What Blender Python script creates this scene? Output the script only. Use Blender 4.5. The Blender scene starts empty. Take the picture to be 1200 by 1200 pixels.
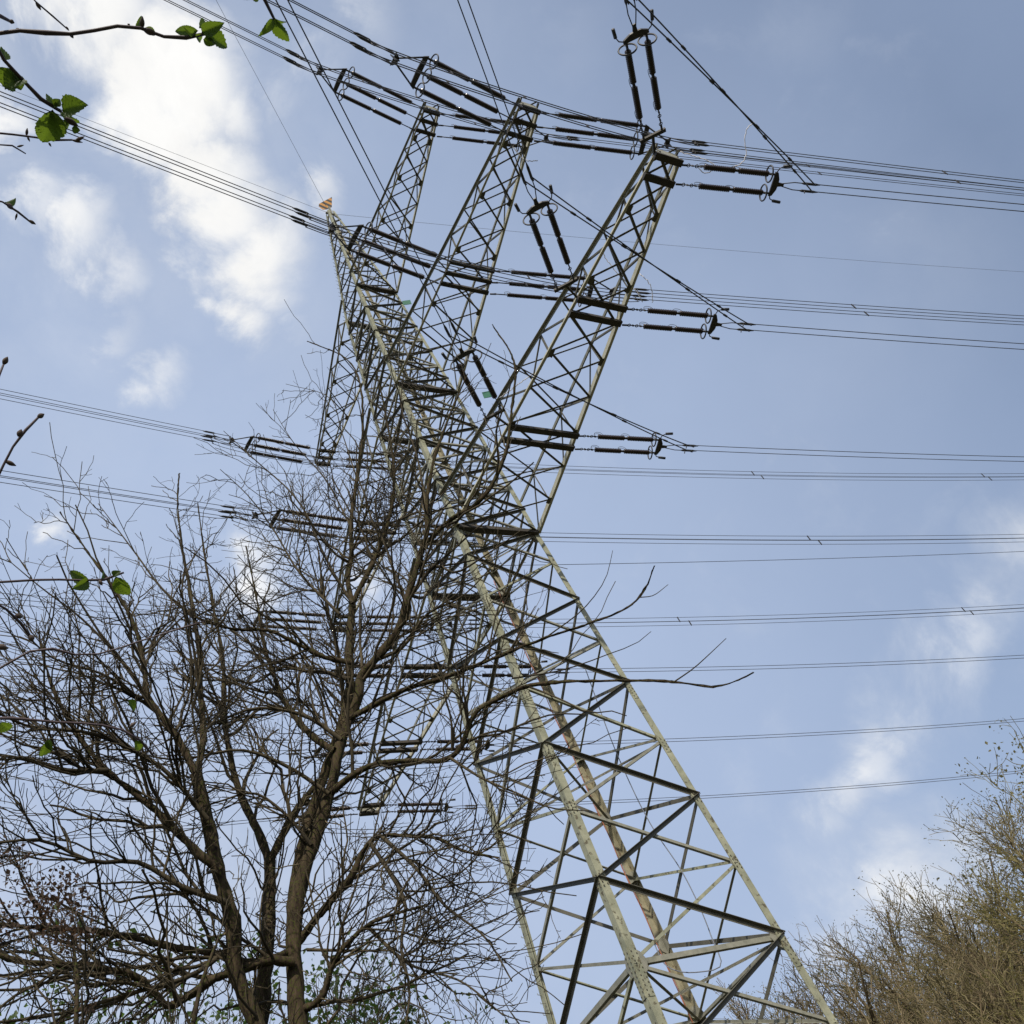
import bpy, math, random
import numpy as np
from mathutils import Vector, Matrix

rng = np.random.default_rng(7)
random.seed(7)
SC = bpy.context.scene
COL = SC.collection
R = math.radians

# ------------------------------------------------------------------ camera
CAM = np.array([-20.0715, -26.8437, 1.6])
MR = np.array([0.88069, -0.351828, -0.317179])      # right
MU = np.array([-0.074094, -0.763661, 0.641352])     # up (y down flipped below)
MF = np.array([0.467862, 0.541331, 0.698617])       # forward
MR /= np.linalg.norm(MR); MF /= np.linalg.norm(MF)
MU = np.cross(MR, MF)
cam = bpy.data.cameras.new('camera')
cam.sensor_width = 36
cam.lens = 1107.93 / 1200 * 36
cam.clip_start = 0.05
cam.clip_end = 5000
co = bpy.data.objects.new('camera', cam)
COL.objects.link(co)
co.matrix_world = Matrix(((MR[0], MU[0], -MF[0], CAM[0]), (MR[1], MU[1], -MF[1], CAM[1]),
                          (MR[2], MU[2], -MF[2], CAM[2]), (0, 0, 0, 1)))
SC.camera = co

# ------------------------------------------------------------------ light
SUN_EL, SUN_DIR = 44.0, (-0.52, -0.85)              # horizontal direction towards the sun
sl = bpy.data.lights.new('sun', 'SUN')
sl.energy = 4.2
sl.angle = R(0.5)
sl.color = (1.0, 0.93, 0.82)
so = bpy.data.objects.new('sun', sl)
COL.objects.link(so)
sv = Vector((SUN_DIR[0], SUN_DIR[1], 0)).normalized() * math.cos(R(SUN_EL)) + Vector((0, 0, math.sin(R(SUN_EL))))
so.rotation_euler = sv.to_track_quat('Z', 'Y').to_euler()
SC.view_settings.view_transform = 'Standard'
SC.view_settings.look = 'None'
SC.view_settings.gamma = 1
SC.view_settings.exposure = 0.0
SC.view_settings.use_curve_mapping = False


def ray(u, v):
    d = MR * ((u - 600) / 1107.93) - MU * ((v - 600) / 1107.93) + MF
    return d / np.linalg.norm(d)


W = bpy.data.worlds.new('World')
SC.world = W
W.use_nodes = True
NT = W.node_tree
NT.nodes.clear()


def node(nt, typ, **kw):
    n = nt.nodes.new(typ)
    for k, v in kw.items():
        setattr(n, k, v)
    return n


def lk(nt, a, b):
    nt.links.new(a, b)


def math_n(nt, op, a, b=None, clamp=False):
    n = node(nt, 'ShaderNodeMath', operation=op, use_clamp=clamp)
    for i, x in enumerate((a, b)):
        if x is None:
            continue
        if isinstance(x, (int, float)):
            n.inputs[i].default_value = x
        else:
            lk(nt, x, n.inputs[i])
    return n.outputs[0]


def build_world():
    nt = NT
    out = node(nt, 'ShaderNodeOutputWorld')
    sky = node(nt, 'ShaderNodeTexSky', sky_type='NISHITA')
    sky.sun_disc = False
    sky.sun_elevation = R(SUN_EL)
    sky.sun_rotation = math.atan2(SUN_DIR[0], SUN_DIR[1])
    sky.air_density = 1.0
    sky.dust_density = 2.0
    sky.ozone_density = 1.5
    bg = node(nt, 'ShaderNodeBackground')
    bg.inputs[1].default_value = 0.12
    lk(nt, sky.outputs[0], bg.inputs[0])
    tc = node(nt, 'ShaderNodeTexCoord')
    # thin veil of high haze
    nz = node(nt, 'ShaderNodeTexNoise')
    nz.inputs['Scale'].default_value = 3.5
    nz.inputs['Detail'].default_value = 9
    nz.inputs['Roughness'].default_value = 0.55
    lk(nt, tc.outputs['Generated'], nz.inputs['Vector'])
    nz2 = node(nt, 'ShaderNodeTexNoise')
    nz2.inputs['Scale'].default_value = 9.0
    nz2.inputs['Detail'].default_value = 10
    nz2.inputs['Roughness'].default_value = 0.62
    nz2.inputs['Distortion'].default_value = 0.25
    lk(nt, tc.outputs['Generated'], nz2.inputs['Vector'])
    # warped direction for ragged cloud outlines
    sub = node(nt, 'ShaderNodeVectorMath', operation='SUBTRACT')
    lk(nt, nz2.outputs['Color'], sub.inputs[0])
    sub.inputs[1].default_value = (0.5, 0.5, 0.5)
    sca = node(nt, 'ShaderNodeVectorMath', operation='SCALE')
    lk(nt, sub.outputs[0], sca.inputs[0])
    sca.inputs['Scale'].default_value = 0.13
    add = node(nt, 'ShaderNodeVectorMath', operation='ADD')
    lk(nt, tc.outputs['Generated'], add.inputs[0])
    lk(nt, sca.outputs[0], add.inputs[1])

    def blobs(lst):
        acc = None
        for (u, v, r, s) in lst:
            c = ray(u, v)
            dn = node(nt, 'ShaderNodeVectorMath', operation='DISTANCE')
            lk(nt, add.outputs[0], dn.inputs[0])
            dn.inputs[1].default_value = tuple(c)
            mr = node(nt, 'ShaderNodeMapRange', interpolation_type='SMOOTHSTEP')
            lk(nt, dn.outputs['Value'], mr.inputs['Value'])
            k = r / 1107.93 / (1 + ((u - 600) ** 2 + (v - 600) ** 2) / 1107.93 ** 2) ** 0.5
            mr.inputs['From Min'].default_value = 0
            mr.inputs['From Max'].default_value = k * 1.5
            mr.inputs['To Min'].default_value = s
            mr.inputs['To Max'].default_value = 0
            o = mr.outputs['Result']
            acc = o if acc is None else math_n(nt, 'MAXIMUM', acc, o)
        return acc
    dense = blobs([(120, 20, 90, 1), (60, 0, 70, .9), (180, 70, 95, 1), (190, 140, 95, 1.1), (235, 195, 90, 1.1), (215, 100, 95, 1.1),
                   (255, 245, 85, 1.1), (295, 300, 80, 1.05), (290, 365, 55, .9), (250, 120, 70, 1.0),
                   (95, 270, 60, .75), (135, 325, 60, .75), (60, 240, 50, .6), (180, 450, 48, .75), (140, 390, 40, .5),
                   (15, 130, 45, .85), (360, 235, 50, .8), (350, 370, 40, .45), (295, 690, 50, .85), (65, 615, 32, .7), (310, 650, 40, .6),
                   (370, 60, 60, .5), (430, 25, 60, .45), (330, 100, 60, .45), (400, 160, 40, .3), (430, 680, 40, .7),
                   (-120, 60, 160, .9), (-250, 350, 160, .8), (60, -160, 180, .8)])
    wisp = blobs([(200, 150, 260, .42), (130, 330, 170, .35), (310, 330, 130, .3), (1200, 640, 55, .8), (1165, 695, 48, .8), (1135, 735, 45, .85), (1108, 772, 45, .95), (1080, 808, 48, .95), (1055, 845, 45, .9), (1028, 885, 42, .9), (1003, 922, 40, .8), (980, 960, 36, .6),
                  (1080, 1040, 85, .95), (1010, 1080, 95, .7), (1130, 990, 70, .85), (980, 970, 45, .4),
                  (1120, 300, 110, .10), (1000, 420, 130, .07), (560, 10, 90, .12), (660, 20, 60, .16), (950, 30, 50, .12),
                  (100, 520, 220, .16), (300, 420, 160, .14), (150, 1100, 280, .5), (330, 1150, 220, .45), (600, 1200, 200, .2),
                  (60, 420, 130, .18), (480, 120, 130, .1)])
    # edge detail: noise eats the cloud rims
    e = math_n(nt, 'SUBTRACT', nz2.outputs['Fac'], 0.5)
    e = math_n(nt, 'MULTIPLY', e, 1.3)
    d1 = math_n(nt, 'ADD', dense, e)
    m1 = node(nt, 'ShaderNodeMapRange', interpolation_type='SMOOTHSTEP')
    lk(nt, d1, m1.inputs['Value'])
    m1.inputs['From Min'].default_value = 0.06
    m1.inputs['From Max'].default_value = 1.08
    e2 = math_n(nt, 'MULTIPLY', math_n(nt, 'SUBTRACT', nz2.outputs['Fac'], 0.28), 2.6, True)
    d2 = math_n(nt, 'MULTIPLY', wisp, e2)
    cl = math_n(nt, 'MAXIMUM', m1.outputs['Result'], d2, True)
    # veil: slightly denser low down and to the west
    veil = node(nt, 'ShaderNodeBackground')
    veil.inputs[0].default_value = (0.44, 0.542, 0.75, 1)
    veil.inputs[1].default_value = 1.0
    vm = node(nt, 'ShaderNodeMixShader')
    dot = node(nt, 'ShaderNodeVectorMath', operation='DOT_PRODUCT')
    lk(nt, tc.outputs['Generated'], dot.inputs[0])
    a = ray(300, 900)
    dot.inputs[1].default_value = tuple(a)
    mv = node(nt, 'ShaderNodeMapRange')
    lk(nt, dot.outputs['Value'], mv.inputs['Value'])
    mv.inputs['From Min'].default_value = 0.6
    mv.inputs['From Max'].default_value = 0.95
    mv.inputs['To Min'].default_value = 0.37
    mv.inputs['To Max'].default_value = 0.97
    vn = math_n(nt, 'MULTIPLY', math_n(nt, 'SUBTRACT', nz.outputs['Fac'], 0.5), 0.22)
    vf = math_n(nt, 'ADD', mv.outputs['Result'], vn, True)
    lk(nt, vf, vm.inputs[0])
    lk(nt, bg.outputs[0], vm.inputs[1])
    lk(nt, veil.outputs[0], vm.inputs[2])
    cb = node(nt, 'ShaderNodeBackground')
    cr = node(nt, 'ShaderNodeValToRGB')
    cr.color_ramp.elements[0].color = (0.72, 0.77, 0.86, 1)
    cr.color_ramp.elements[1].color = (1.05, 1.045, 1.03, 1)
    cr.color_ramp.elements[0].position = 0.25
    cr.color_ramp.elements[1].position = 0.95
    lk(nt, cl, cr.inputs[0])
    lk(nt, cr.outputs[0], cb.inputs[0])
    nz3 = node(nt, 'ShaderNodeTexNoise')
    nz3.inputs['Scale'].default_value = 6.0
    nz3.inputs['Detail'].default_value = 8
    nz3.inputs['Roughness'].default_value = 0.6
    lk(nt, add.outputs[0], nz3.inputs['Vector'])
    ms = node(nt, 'ShaderNodeMapRange')
    lk(nt, nz3.outputs['Fac'], ms.inputs['Value'])
    ms.inputs['From Min'].default_value = 0.35
    ms.inputs['From Max'].default_value = 0.62
    ms.inputs['To Min'].default_value = 0.90
    ms.inputs['To Max'].default_value = 1.0
    lk(nt, ms.outputs['Result'], cb.inputs[1])
    mx = node(nt, 'ShaderNodeMixShader')
    lk(nt, cl, mx.inputs[0])
    lk(nt, vm.outputs[0], mx.inputs[1])
    lk(nt, cb.outputs[0], mx.inputs[2])
    lk(nt, mx.outputs[0], out.inputs[0])


build_world()


# ------------------------------------------------------------------ materials
def mat(name, c1, c2, scale=6.0, rough=0.6, metal=0.0, c3=None, spot=0.62, bump=0.0, spec=0.4, stretch=None):
    m = bpy.data.materials.new(name)
    m.use_nodes = True
    nt = m.node_tree
    b = nt.nodes['Principled BSDF']
    tc = node(nt, 'ShaderNodeTexCoord')
    nz = node(nt, 'ShaderNodeTexNoise')
    nz.inputs['Scale'].default_value = scale
    nz.inputs['Detail'].default_value = 7
    nz.inputs['Roughness'].default_value = 0.65
    if stretch:
        mp = node(nt, 'ShaderNodeMapping')
        mp.inputs['Scale'].default_value = stretch
        lk(nt, tc.outputs['Object'], mp.inputs['Vector'])
        lk(nt, mp.outputs[0], nz.inputs['Vector'])
    else:
        lk(nt, tc.outputs['Object'], nz.inputs['Vector'])
    cr = node(nt, 'ShaderNodeValToRGB')
    cr.color_ramp.elements[0].position = 0.32
    cr.color_ramp.elements[1].position = 0.68
    cr.color_ramp.elements[0].color = (*c1, 1)
    cr.color_ramp.elements[1].color = (*c2, 1)
    lk(nt, nz.outputs['Fac'], cr.inputs[0])
    col = cr.outputs[0]
    if c3:
        n2 = node(nt, 'ShaderNodeTexNoise')
        n2.inputs['Scale'].default_value = scale * 3.1
        n2.inputs['Detail'].default_value = 8
        lk(nt, tc.outputs['Object'], n2.inputs['Vector'])
        mr = node(nt, 'ShaderNodeMapRange')
        lk(nt, n2.outputs['Fac'], mr.inputs['Value'])
        mr.inputs['From Min'].default_value = spot
        mr.inputs['From Max'].default_value = spot + 0.08
        mix = node(nt, 'ShaderNodeMix', data_type='RGBA')
        lk(nt, mr.outputs['Result'], mix.inputs['Factor'])
        lk(nt, col, mix.inputs['A'])
        mix.inputs['B'].default_value = (*c3, 1)
        col = mix.outputs['Result']
    lk(nt, col, b.inputs['Base Color'])
    b.inputs['Roughness'].default_value = rough
    b.inputs['Metallic'].default_value = metal
    b.inputs['Specular IOR Level'].default_value = spec
    if bump:
        bp = node(nt, 'ShaderNodeBump')
        bp.inputs['Strength'].default_value = bump
        bp.inputs['Distance'].default_value = 0.02
        lk(nt, nz.outputs['Fac'], bp.inputs['Height'])
        lk(nt, bp.outputs[0], b.inputs['Normal'])
    return m


def leaf_mat(name, c1, c2, trans):
    m = mat(name, c1, c2, 14.0, 0.5)
    nt = m.node_tree
    b = nt.nodes['Principled BSDF']
    o = nt.nodes['Material Output']
    t = node(nt, 'ShaderNodeBsdfTranslucent')
    t.inputs[0].default_value = (*trans, 1)
    mx = node(nt, 'ShaderNodeMixShader')
    mx.inputs[0].default_value = 0.5
    lk(nt, b.outputs[0], mx.inputs[1])
    lk(nt, t.outputs[0], mx.inputs[2])
    lk(nt, mx.outputs[0], o.inputs[0])
    return m


def stripe_mat():
    m = bpy.data.materials.new('striped_orange_plate')
    m.use_nodes = True
    nt = m.node_tree
    b = nt.nodes['Principled BSDF']
    tc = node(nt, 'ShaderNodeTexCoord')
    wv = node(nt, 'ShaderNodeVectorMath', operation='DOT_PRODUCT')
    lk(nt, tc.outputs['Object'], wv.inputs[0])
    wv.inputs[1].default_value = (0.79 * 15, -0.62 * 15, 13.0)
    gt = math_n(nt, 'GREATER_THAN', math_n(nt, 'SINE', wv.outputs['Value']), 0.0)
    mix = node(nt, 'ShaderNodeMix', data_type='RGBA')
    lk(nt, gt, mix.inputs['Factor'])
    mix.inputs['A'].default_value = (0.75, 0.33, 0.04, 1)
    mix.inputs['B'].default_value = (0.02, 0.018, 0.015, 1)
    lk(nt, mix.outputs['Result'], b.inputs['Base Color'])
    return m


M = {
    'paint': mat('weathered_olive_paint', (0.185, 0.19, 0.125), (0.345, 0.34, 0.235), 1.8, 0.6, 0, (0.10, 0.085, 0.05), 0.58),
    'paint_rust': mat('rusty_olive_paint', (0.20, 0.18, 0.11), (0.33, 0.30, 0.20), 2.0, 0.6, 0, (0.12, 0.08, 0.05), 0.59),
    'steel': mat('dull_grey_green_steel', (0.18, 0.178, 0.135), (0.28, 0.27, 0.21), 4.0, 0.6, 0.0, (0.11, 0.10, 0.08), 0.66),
    'chord_sunlit': mat('chord_paint_sunlit_tone', (0.44, 0.42, 0.31), (0.60, 0.57, 0.43), 3.0, 0.55, 0, (0.22, 0.19, 0.13), 0.66),  # lightened base colour carries the sunlight on the bottom chords
    'brace': mat('brace_paint_shade_tone', (0.085, 0.08, 0.06), (0.135, 0.125, 0.092), 3.0, 0.6, 0, (0.06, 0.045, 0.035), 0.64),  # tower paint darkened, the shade on the braces is in the colour
    'beam': mat('dark_brown_beam', (0.04, 0.036, 0.03), (0.075, 0.065, 0.05), 4.0, 0.7, 0, (0.11, 0.05, 0.03), 0.66),
    'bolt': mat('bolt_heads', (0.07, 0.065, 0.05), (0.15, 0.13, 0.09), 20.0, 0.6),
    'ceramic': mat('brown_porcelain', (0.028, 0.019, 0.015), (0.045, 0.030, 0.023), 4.0, 0.25, 0, None, 0, 0, 0.5),
    'fitting': mat('dark_fitting_steel', (0.035, 0.034, 0.036), (0.075, 0.072, 0.07), 8.0, 0.55),
    'wire': mat('weathered_aluminium', (0.04, 0.04, 0.045), (0.08, 0.08, 0.085), 2.0, 0.6),
    'thinwire': mat('grey_earth_wire', (0.13, 0.14, 0.16), (0.19, 0.20, 0.22), 2.0, 0.6),
    'cable': mat('red_brown_cable', (0.30, 0.10, 0.05), (0.40, 0.17, 0.09), 3.0, 0.5),
    'greycable': mat('grey_cable', (0.13, 0.14, 0.16), (0.20, 0.21, 0.23), 3.0, 0.5),
    'rope': mat('white_rope', (0.72, 0.68, 0.66), (0.82, 0.79, 0.78), 8.0, 0.8),
    'green': mat('green_plate', (0.008, 0.085, 0.045), (0.015, 0.13, 0.07), 3.0, 0.5),
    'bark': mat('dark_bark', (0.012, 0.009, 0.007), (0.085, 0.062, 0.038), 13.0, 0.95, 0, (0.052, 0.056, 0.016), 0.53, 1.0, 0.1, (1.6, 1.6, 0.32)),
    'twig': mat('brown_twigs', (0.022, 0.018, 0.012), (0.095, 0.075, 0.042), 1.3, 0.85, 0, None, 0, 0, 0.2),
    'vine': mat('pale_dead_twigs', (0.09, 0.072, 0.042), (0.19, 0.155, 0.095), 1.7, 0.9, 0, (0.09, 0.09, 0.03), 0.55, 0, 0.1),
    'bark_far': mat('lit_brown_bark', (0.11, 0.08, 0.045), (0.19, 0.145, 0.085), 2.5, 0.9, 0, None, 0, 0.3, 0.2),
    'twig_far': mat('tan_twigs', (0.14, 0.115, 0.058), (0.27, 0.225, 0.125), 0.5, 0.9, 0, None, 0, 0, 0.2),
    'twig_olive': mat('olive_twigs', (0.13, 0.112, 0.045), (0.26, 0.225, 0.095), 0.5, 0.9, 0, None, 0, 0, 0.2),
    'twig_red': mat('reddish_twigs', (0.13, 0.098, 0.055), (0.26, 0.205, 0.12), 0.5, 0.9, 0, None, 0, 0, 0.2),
    'near_twig': mat('purple_brown_shoot', (0.050, 0.034, 0.038), (0.09, 0.062, 0.062), 40.0, 0.6),
    'leaf': leaf_mat('fresh_green_leaf', (0.025, 0.052, 0.010), (0.05, 0.085, 0.015), (0.13, 0.20, 0.014)),
    'leaf_small': leaf_mat('young_green_leaves', (0.045, 0.07, 0.02), (0.085, 0.12, 0.035), (0.12, 0.2, 0.03)),
    'leaf_bud': leaf_mat('olive_bud_leaves', (0.10, 0.088, 0.03), (0.20, 0.17, 0.06), (0.22, 0.19, 0.05)),
    'leaf_dry': leaf_mat('withered_leaves', (0.05, 0.032, 0.02), (0.10, 0.062, 0.04), (0.10, 0.055, 0.028)),
    'bud': mat('downy_buds', (0.07, 0.05, 0.045), (0.12, 0.09, 0.07), 30.0, 0.9),
    'grass': mat('meadow', (0.028, 0.032, 0.013), (0.055, 0.05, 0.025), 0.25, 0.95, 0, (0.06, 0.045, 0.025), 0.6),
    'stripe': stripe_mat(),
    'concrete': mat('grey_concrete', (0.25, 0.24, 0.22), (0.36, 0.35, 0.32), 3.0, 0.9),
}


# ------------------------------------------------------------------ mesh helpers
class MB:
    def __init__(s):
        s.v, s.f, s.n = [], [], 0

    def add(s, verts, faces):
        verts = np.asarray(verts, float)
        s.v.append(verts)
        n = s.n
        s.f.extend([tuple(i + n for i in f) for f in faces])
        s.n += len(verts)

    def angle(s, a, b, e1, e2, w, t=None, w2=None, r2=1.0):
        """L section from a to b, corner on the line a-b, flanges along e1 and e2"""
        t = t or w * 0.1
        a, b = np.asarray(a, float), np.asarray(b, float)
        d = b - a
        L = np.linalg.norm(d)
        d = d / L
        e1 = np.asarray(e1, float); e1 = e1 - d * (e1 @ d); e1 /= np.linalg.norm(e1)
        e2 = np.asarray(e2, float); e2 = e2 - d * (e2 @ d); e2 = e2 - e1 * (e2 @ e1); e2 /= np.linalg.norm(e2)
        pr = []
        for P, ww in ((a, w), (b, w2 or w)):
            for (x, y) in ((0, 0), (ww, 0), (ww, t), (t, t), (t, ww * r2), (0, ww * r2)):
                pr.append(P + e1 * x + e2 * y)
        fs = [(i, (i + 1) % 6, (i + 1) % 6 + 6, i + 6) for i in range(6)]
        fs += [(0, 3, 2, 1), (0, 5, 4, 3), (6, 7, 8, 9), (6, 9, 10, 11)]
        s.add(pr, fs)

    def bar(s, a, b, e1, w1, w2):
        """rectangular bar centred on a-b"""
        a, b = np.asarray(a, float), np.asarray(b, float)
        d = (b - a) / np.linalg.norm(b - a)
        e1 = np.asarray(e1, float); e1 = e1 - d * (e1 @ d); e1 /= np.linalg.norm(e1)
        e2 = np.cross(d, e1)
        pr = []
        for P in (a, b):
            for (x, y) in ((-1, -1), (1, -1), (1, 1), (-1, 1)):
                pr.append(P + e1 * x * w1 / 2 + e2 * y * w2 / 2)
        s.add(pr, [(0, 1, 5, 4), (1, 2, 6, 5), (2, 3, 7, 6), (3, 0, 4, 7), (3, 2, 1, 0), (4, 5, 6, 7)])

    def prism(s, poly, n, t):
        """flat polygon (3D points) given thickness t along n"""
        poly = np.asarray(poly, float)
        n = np.asarray(n, float) / np.linalg.norm(n)
        k = len(poly)
        s.add(np.concatenate([poly - n * t / 2, poly + n * t / 2]),
              [tuple(range(k - 1, -1, -1)), tuple(range(k, 2 * k))] + [(i, (i + 1) % k, (i + 1) % k + k, i + k) for i in range(k)])

    def tube(s, pts, r, k=6, cap=True):
        pts = np.asarray(pts, float)
        rr = np.full(len(pts), r) if np.isscalar(r) else np.asarray(r, float)
        V, F = batch_tubes(pts[None], rr[None], k)
        m = len(pts)
        F = [tuple(int(i) for i in f) for f in F]
        if cap:
            F.append(tuple(range(k - 1, -1, -1)))
            F.append(tuple(range((m - 1) * k, m * k)))
        s.add(V, F)

    def torus(s, c, ax, r, rm, n=20, k=6):
        c = np.asarray(c, float); ax = np.asarray(ax, float) / np.linalg.norm(ax)
        u = np.cross(ax, (0.3, 0.2, 0.9)); u /= np.linalg.norm(u); w = np.cross(ax, u)
        V, F = [], []
        for i in range(n):
            A = 2 * math.pi * i / n
            q = u * math.cos(A) + w * math.sin(A)
            for j in range(k):
                B = 2 * math.pi * j / k
                V.append(c + q * (r + rm * math.cos(B)) + ax * rm * math.sin(B))
        for i in range(n):
            for j in range(k):
                F.append((i * k + j, ((i + 1) % n) * k + j, ((i + 1) % n) * k + (j + 1) % k, i * k + (j + 1) % k))
        s.add(V, F)

    def mesh(s, name, m, smooth=False):
        me = bpy.data.meshes.new(name)
        V = np.concatenate(s.v) if s.v else np.zeros((0, 3))
        me.from_pydata(V.tolist(), [], s.f)
        me.materials.append(m)
        if smooth:
            me.polygons.foreach_set('use_smooth', [True] * len(me.polygons))
        me.update()
        return me

    def build(s, name, m, parent=None, smooth=False):
        o = bpy.data.objects.new(name, s.mesh(name, m, smooth))
        COL.objects.link(o)
        if parent is not None:
            par(o, parent)
        return o


INV = {}


def par(o, p):
    """parent, keeping world-space mesh coordinates"""
    o.parent = p
    mw = INV.get(p.name)
    if mw is None:
        mw = world_of(p)
        mw = mw.inverted()
    o.matrix_parent_inverse = mw


def world_of(p):
    m = p.matrix_basis.copy()
    while p.parent is not None:
        m = p.parent.matrix_basis @ p.matrix_parent_inverse @ m
        p = p.parent
    return m


def thing(name, label, cat, loc=(0, 0, 0), group=None):
    o = bpy.data.objects.new(name, None)
    o.empty_display_size = 0.3
    COL.objects.link(o)
    o.location = tuple(float(x) for x in loc)
    tag(o, label, cat, group)
    return o


def tag(o, label=None, cat=None, group=None, kind=None):
    if label: o['label'] = label
    if cat: o['category'] = cat
    if group: o['group'] = group
    if kind: o['kind'] = kind
    return o


def batch_tubes(P, Rr, k):
    """P (N,m,3), Rr (N,m) -> verts, quad faces"""
    N, m, _ = P.shape
    T = np.gradient(P, axis=1)
    T /= np.linalg.norm(T, axis=2, keepdims=True) + 1e-12
    mean = np.abs(T.mean(1))
    ref = np.eye(3)[np.argmin(mean, axis=1)][:, None, :]
    U = np.cross(T, np.broadcast_to(ref, T.shape))
    U /= np.linalg.norm(U, axis=2, keepdims=True) + 1e-12
    V = np.cross(T, U)
    an = np.arange(k) * 2 * math.pi / k
    ring = U[:, :, None, :] * np.cos(an)[:, None] + V[:, :, None, :] * np.sin(an)[:, None]
    vv = P[:, :, None, :] + ring * Rr[:, :, None, None]
    verts = vv.reshape(-1, 3)
    i, j, q = np.meshgrid(np.arange(N), np.arange(m - 1), np.arange(k), indexing='ij')
    b = i * m * k + j * k
    q2 = (q + 1) % k
    F = np.stack([b + q, b + q2, b + k + q2, b + k + q], -1).reshape(-1, 4)
    return verts, F


def np_mesh(name, V, F, m, parent=None, smooth=True):
    """fast mesh from arrays, all faces with the same corner count"""
    me = bpy.data.meshes.new(name)
    nf, c = F.shape
    me.vertices.add(len(V))
    me.vertices.foreach_set('co', np.ascontiguousarray(V, dtype=np.float32).ravel())
    me.loops.add(nf * c)
    me.loops.foreach_set('vertex_index', np.ascontiguousarray(F, dtype=np.int32).ravel())
    me.polygons.add(nf)
    me.polygons.foreach_set('loop_start', np.arange(0, nf * c, c, dtype=np.int32))
    me.polygons.foreach_set('use_smooth', np.full(nf, smooth, dtype=bool))
    me.materials.append(m)
    me.update(calc_edges=True)
    o = bpy.data.objects.new(name, me)
    COL.objects.link(o)
    if parent is not None:
        par(o, parent)
    return o


# ------------------------------------------------------------------ ground
g = MB()
NG = 48
xs = np.sign(np.linspace(-1, 1, NG)) * np.abs(np.linspace(-1, 1, NG)) ** 3 * 2500
gv = []
for yy in xs:
    for xx in xs:
        rr_ = math.hypot(xx, yy)
        gv.append((xx, yy, 0.25 * math.sin(xx * 0.11) * math.cos(yy * 0.09) * min(1, rr_ / 60) - 0.1))
g.add(gv, [(j * NG + i, j * NG + i + 1, (j + 1) * NG + i + 1, (j + 1) * NG + i) for j in range(NG - 1) for i in range(NG - 1)])
tag(g.build('ground', M['grass'], smooth=True), kind='structure')

# ------------------------------------------------------------------ pylon
Z1, Z2, Z3, ZT = 32.0, 44.492, 56.98, 71.82
W1, KW, W2, W3, WT = 2.1624, 0.0395, 1.8179, 1.3802, 0.2696
SG = {'C': (-1, -1), 'R': (1, -1), 'B': (1, 1), 'L': (-1, 1)}


def wz(z):
    if z <= Z1:
        return W1 + KW * (Z1 - z)
    return float(np.interp(z, [Z1, Z2, Z3, ZT], [W1, W2, W3, WT]))


def leg(n, z):
    w = wz(z)
    return np.array([SG[n][0] * w, SG[n][1] * w, z])


pylon = thing('lattice_pylon', 'tall olive steel lattice pylon with three crossarm levels leaning over the bare tree', 'pylon', (0, 0, 0))
LEVELS = [0.0, 5.6, 8.6, 11.4, 14.13, 16.85, 19.5, 22.43, 24.83, 27.35, 30.0, 32.0]
legs = {}
for n in 'CRBL':
    mb = MB()
    zs = [-0.3, 11.1, 22.0, Z1, Z2, Z3, ZT]
    ws = [0.30, 0.29, 0.265, 0.24, 0.20, 0.165, 0.10]
    sx, sy = SG[n]
    for i in range(6):
        mb.angle(leg(n, zs[i]), leg(n, zs[i + 1]), (-sx, 0, 0), (0, -sy, 0), ws[i], 0.035, ws[i])
    lo = mb.build('leg', M['paint_rust'] if n == 'B' else M['paint'], pylon)
    legs[n] = lo
    # splice plates with bolts on both outer flanges
    for zc, hh in ((11.1, 1.5), (19.2, 0.7), (22.1, 1.1), (27.0, 0.6), (14.13, 0.6), (16.85, 0.6)):
        sp, bl = MB(), MB()
        for ax in (0, 1):
            f = np.array([-sx, 0, 0.]) if ax == 0 else np.array([0, -sy, 0.])
            nn = np.array([0, sy, 0.]) if ax == 0 else np.array([sx, 0, 0.])
            a, b = leg(n, zc - hh / 2), leg(n, zc + hh / 2)
            w = 0.27 if zc < 15 else 0.24
            off = f * (w / 2 + 0.015) + nn * 0.009
            d = (b - a) / np.linalg.norm(b - a)
            if hh > 0.65:
                sp.bar(a + off, b + off, f, w - 0.03, 0.018)
            k = max(3, int(hh / 0.15))
            for i in range(k):
                for q in (-0.3, 0.3):
                    c = a + (b - a) * ((i + 0.5 + (0.25 if q > 0 else -0.15)) / (k + 0.3)) + off + f * q * w
                    bl.bar(c - nn * 0.005, c + nn * 0.032, d, 0.034, 0.034)
        if hh > 0.65:
            sp.build('splice_plate', M['paint'], lo)
            tag(bl.build('bolts', M['bolt'], lo), kind='stuff')
        else:
            tag(bl.build('bolts', M['bolt'], lo), kind='stuff')
# climbing pegs: one leg up the body and one up the peak
for n, za, zb, st in (('L', 3.0, 56.0, 0.33), ('L', 57, 70.5, 0.5), ('C', 57, 69, 0.62)):
    mb = MB()
    z = za
    i = 0
    sx, sy = SG[n]
    while z < zb:
        p = leg(n, z)
        dv = np.array([sx, 0, 0.]) if i % 2 else np.array([0.35 * sx, sy, 0.])
        dv = np.array([sx, 0.5 * (-sy) * (i % 2), 0.])
        dv = dv / np.linalg.norm(dv)
        q0 = p + np.array([0, -sy * (0.08 if i % 2 else 0.24), 0]) * (0.4 if z > 56 else 1)
        mb.tube([q0, q0 + dv * 0.19, q0 + dv * 0.19 + np.array([0, 0, 0.05])], 0.012, 5)
        z += st
        i += 1
    mb.build('step_bolts', M['steel'], legs[n])

FACES = [('C', 'R', (0, -1, 0)), ('L', 'C', (-1, 0, 0)), ('R', 'B', (1, 0, 0)), ('B', 'L', (0, 1, 0))]


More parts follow.
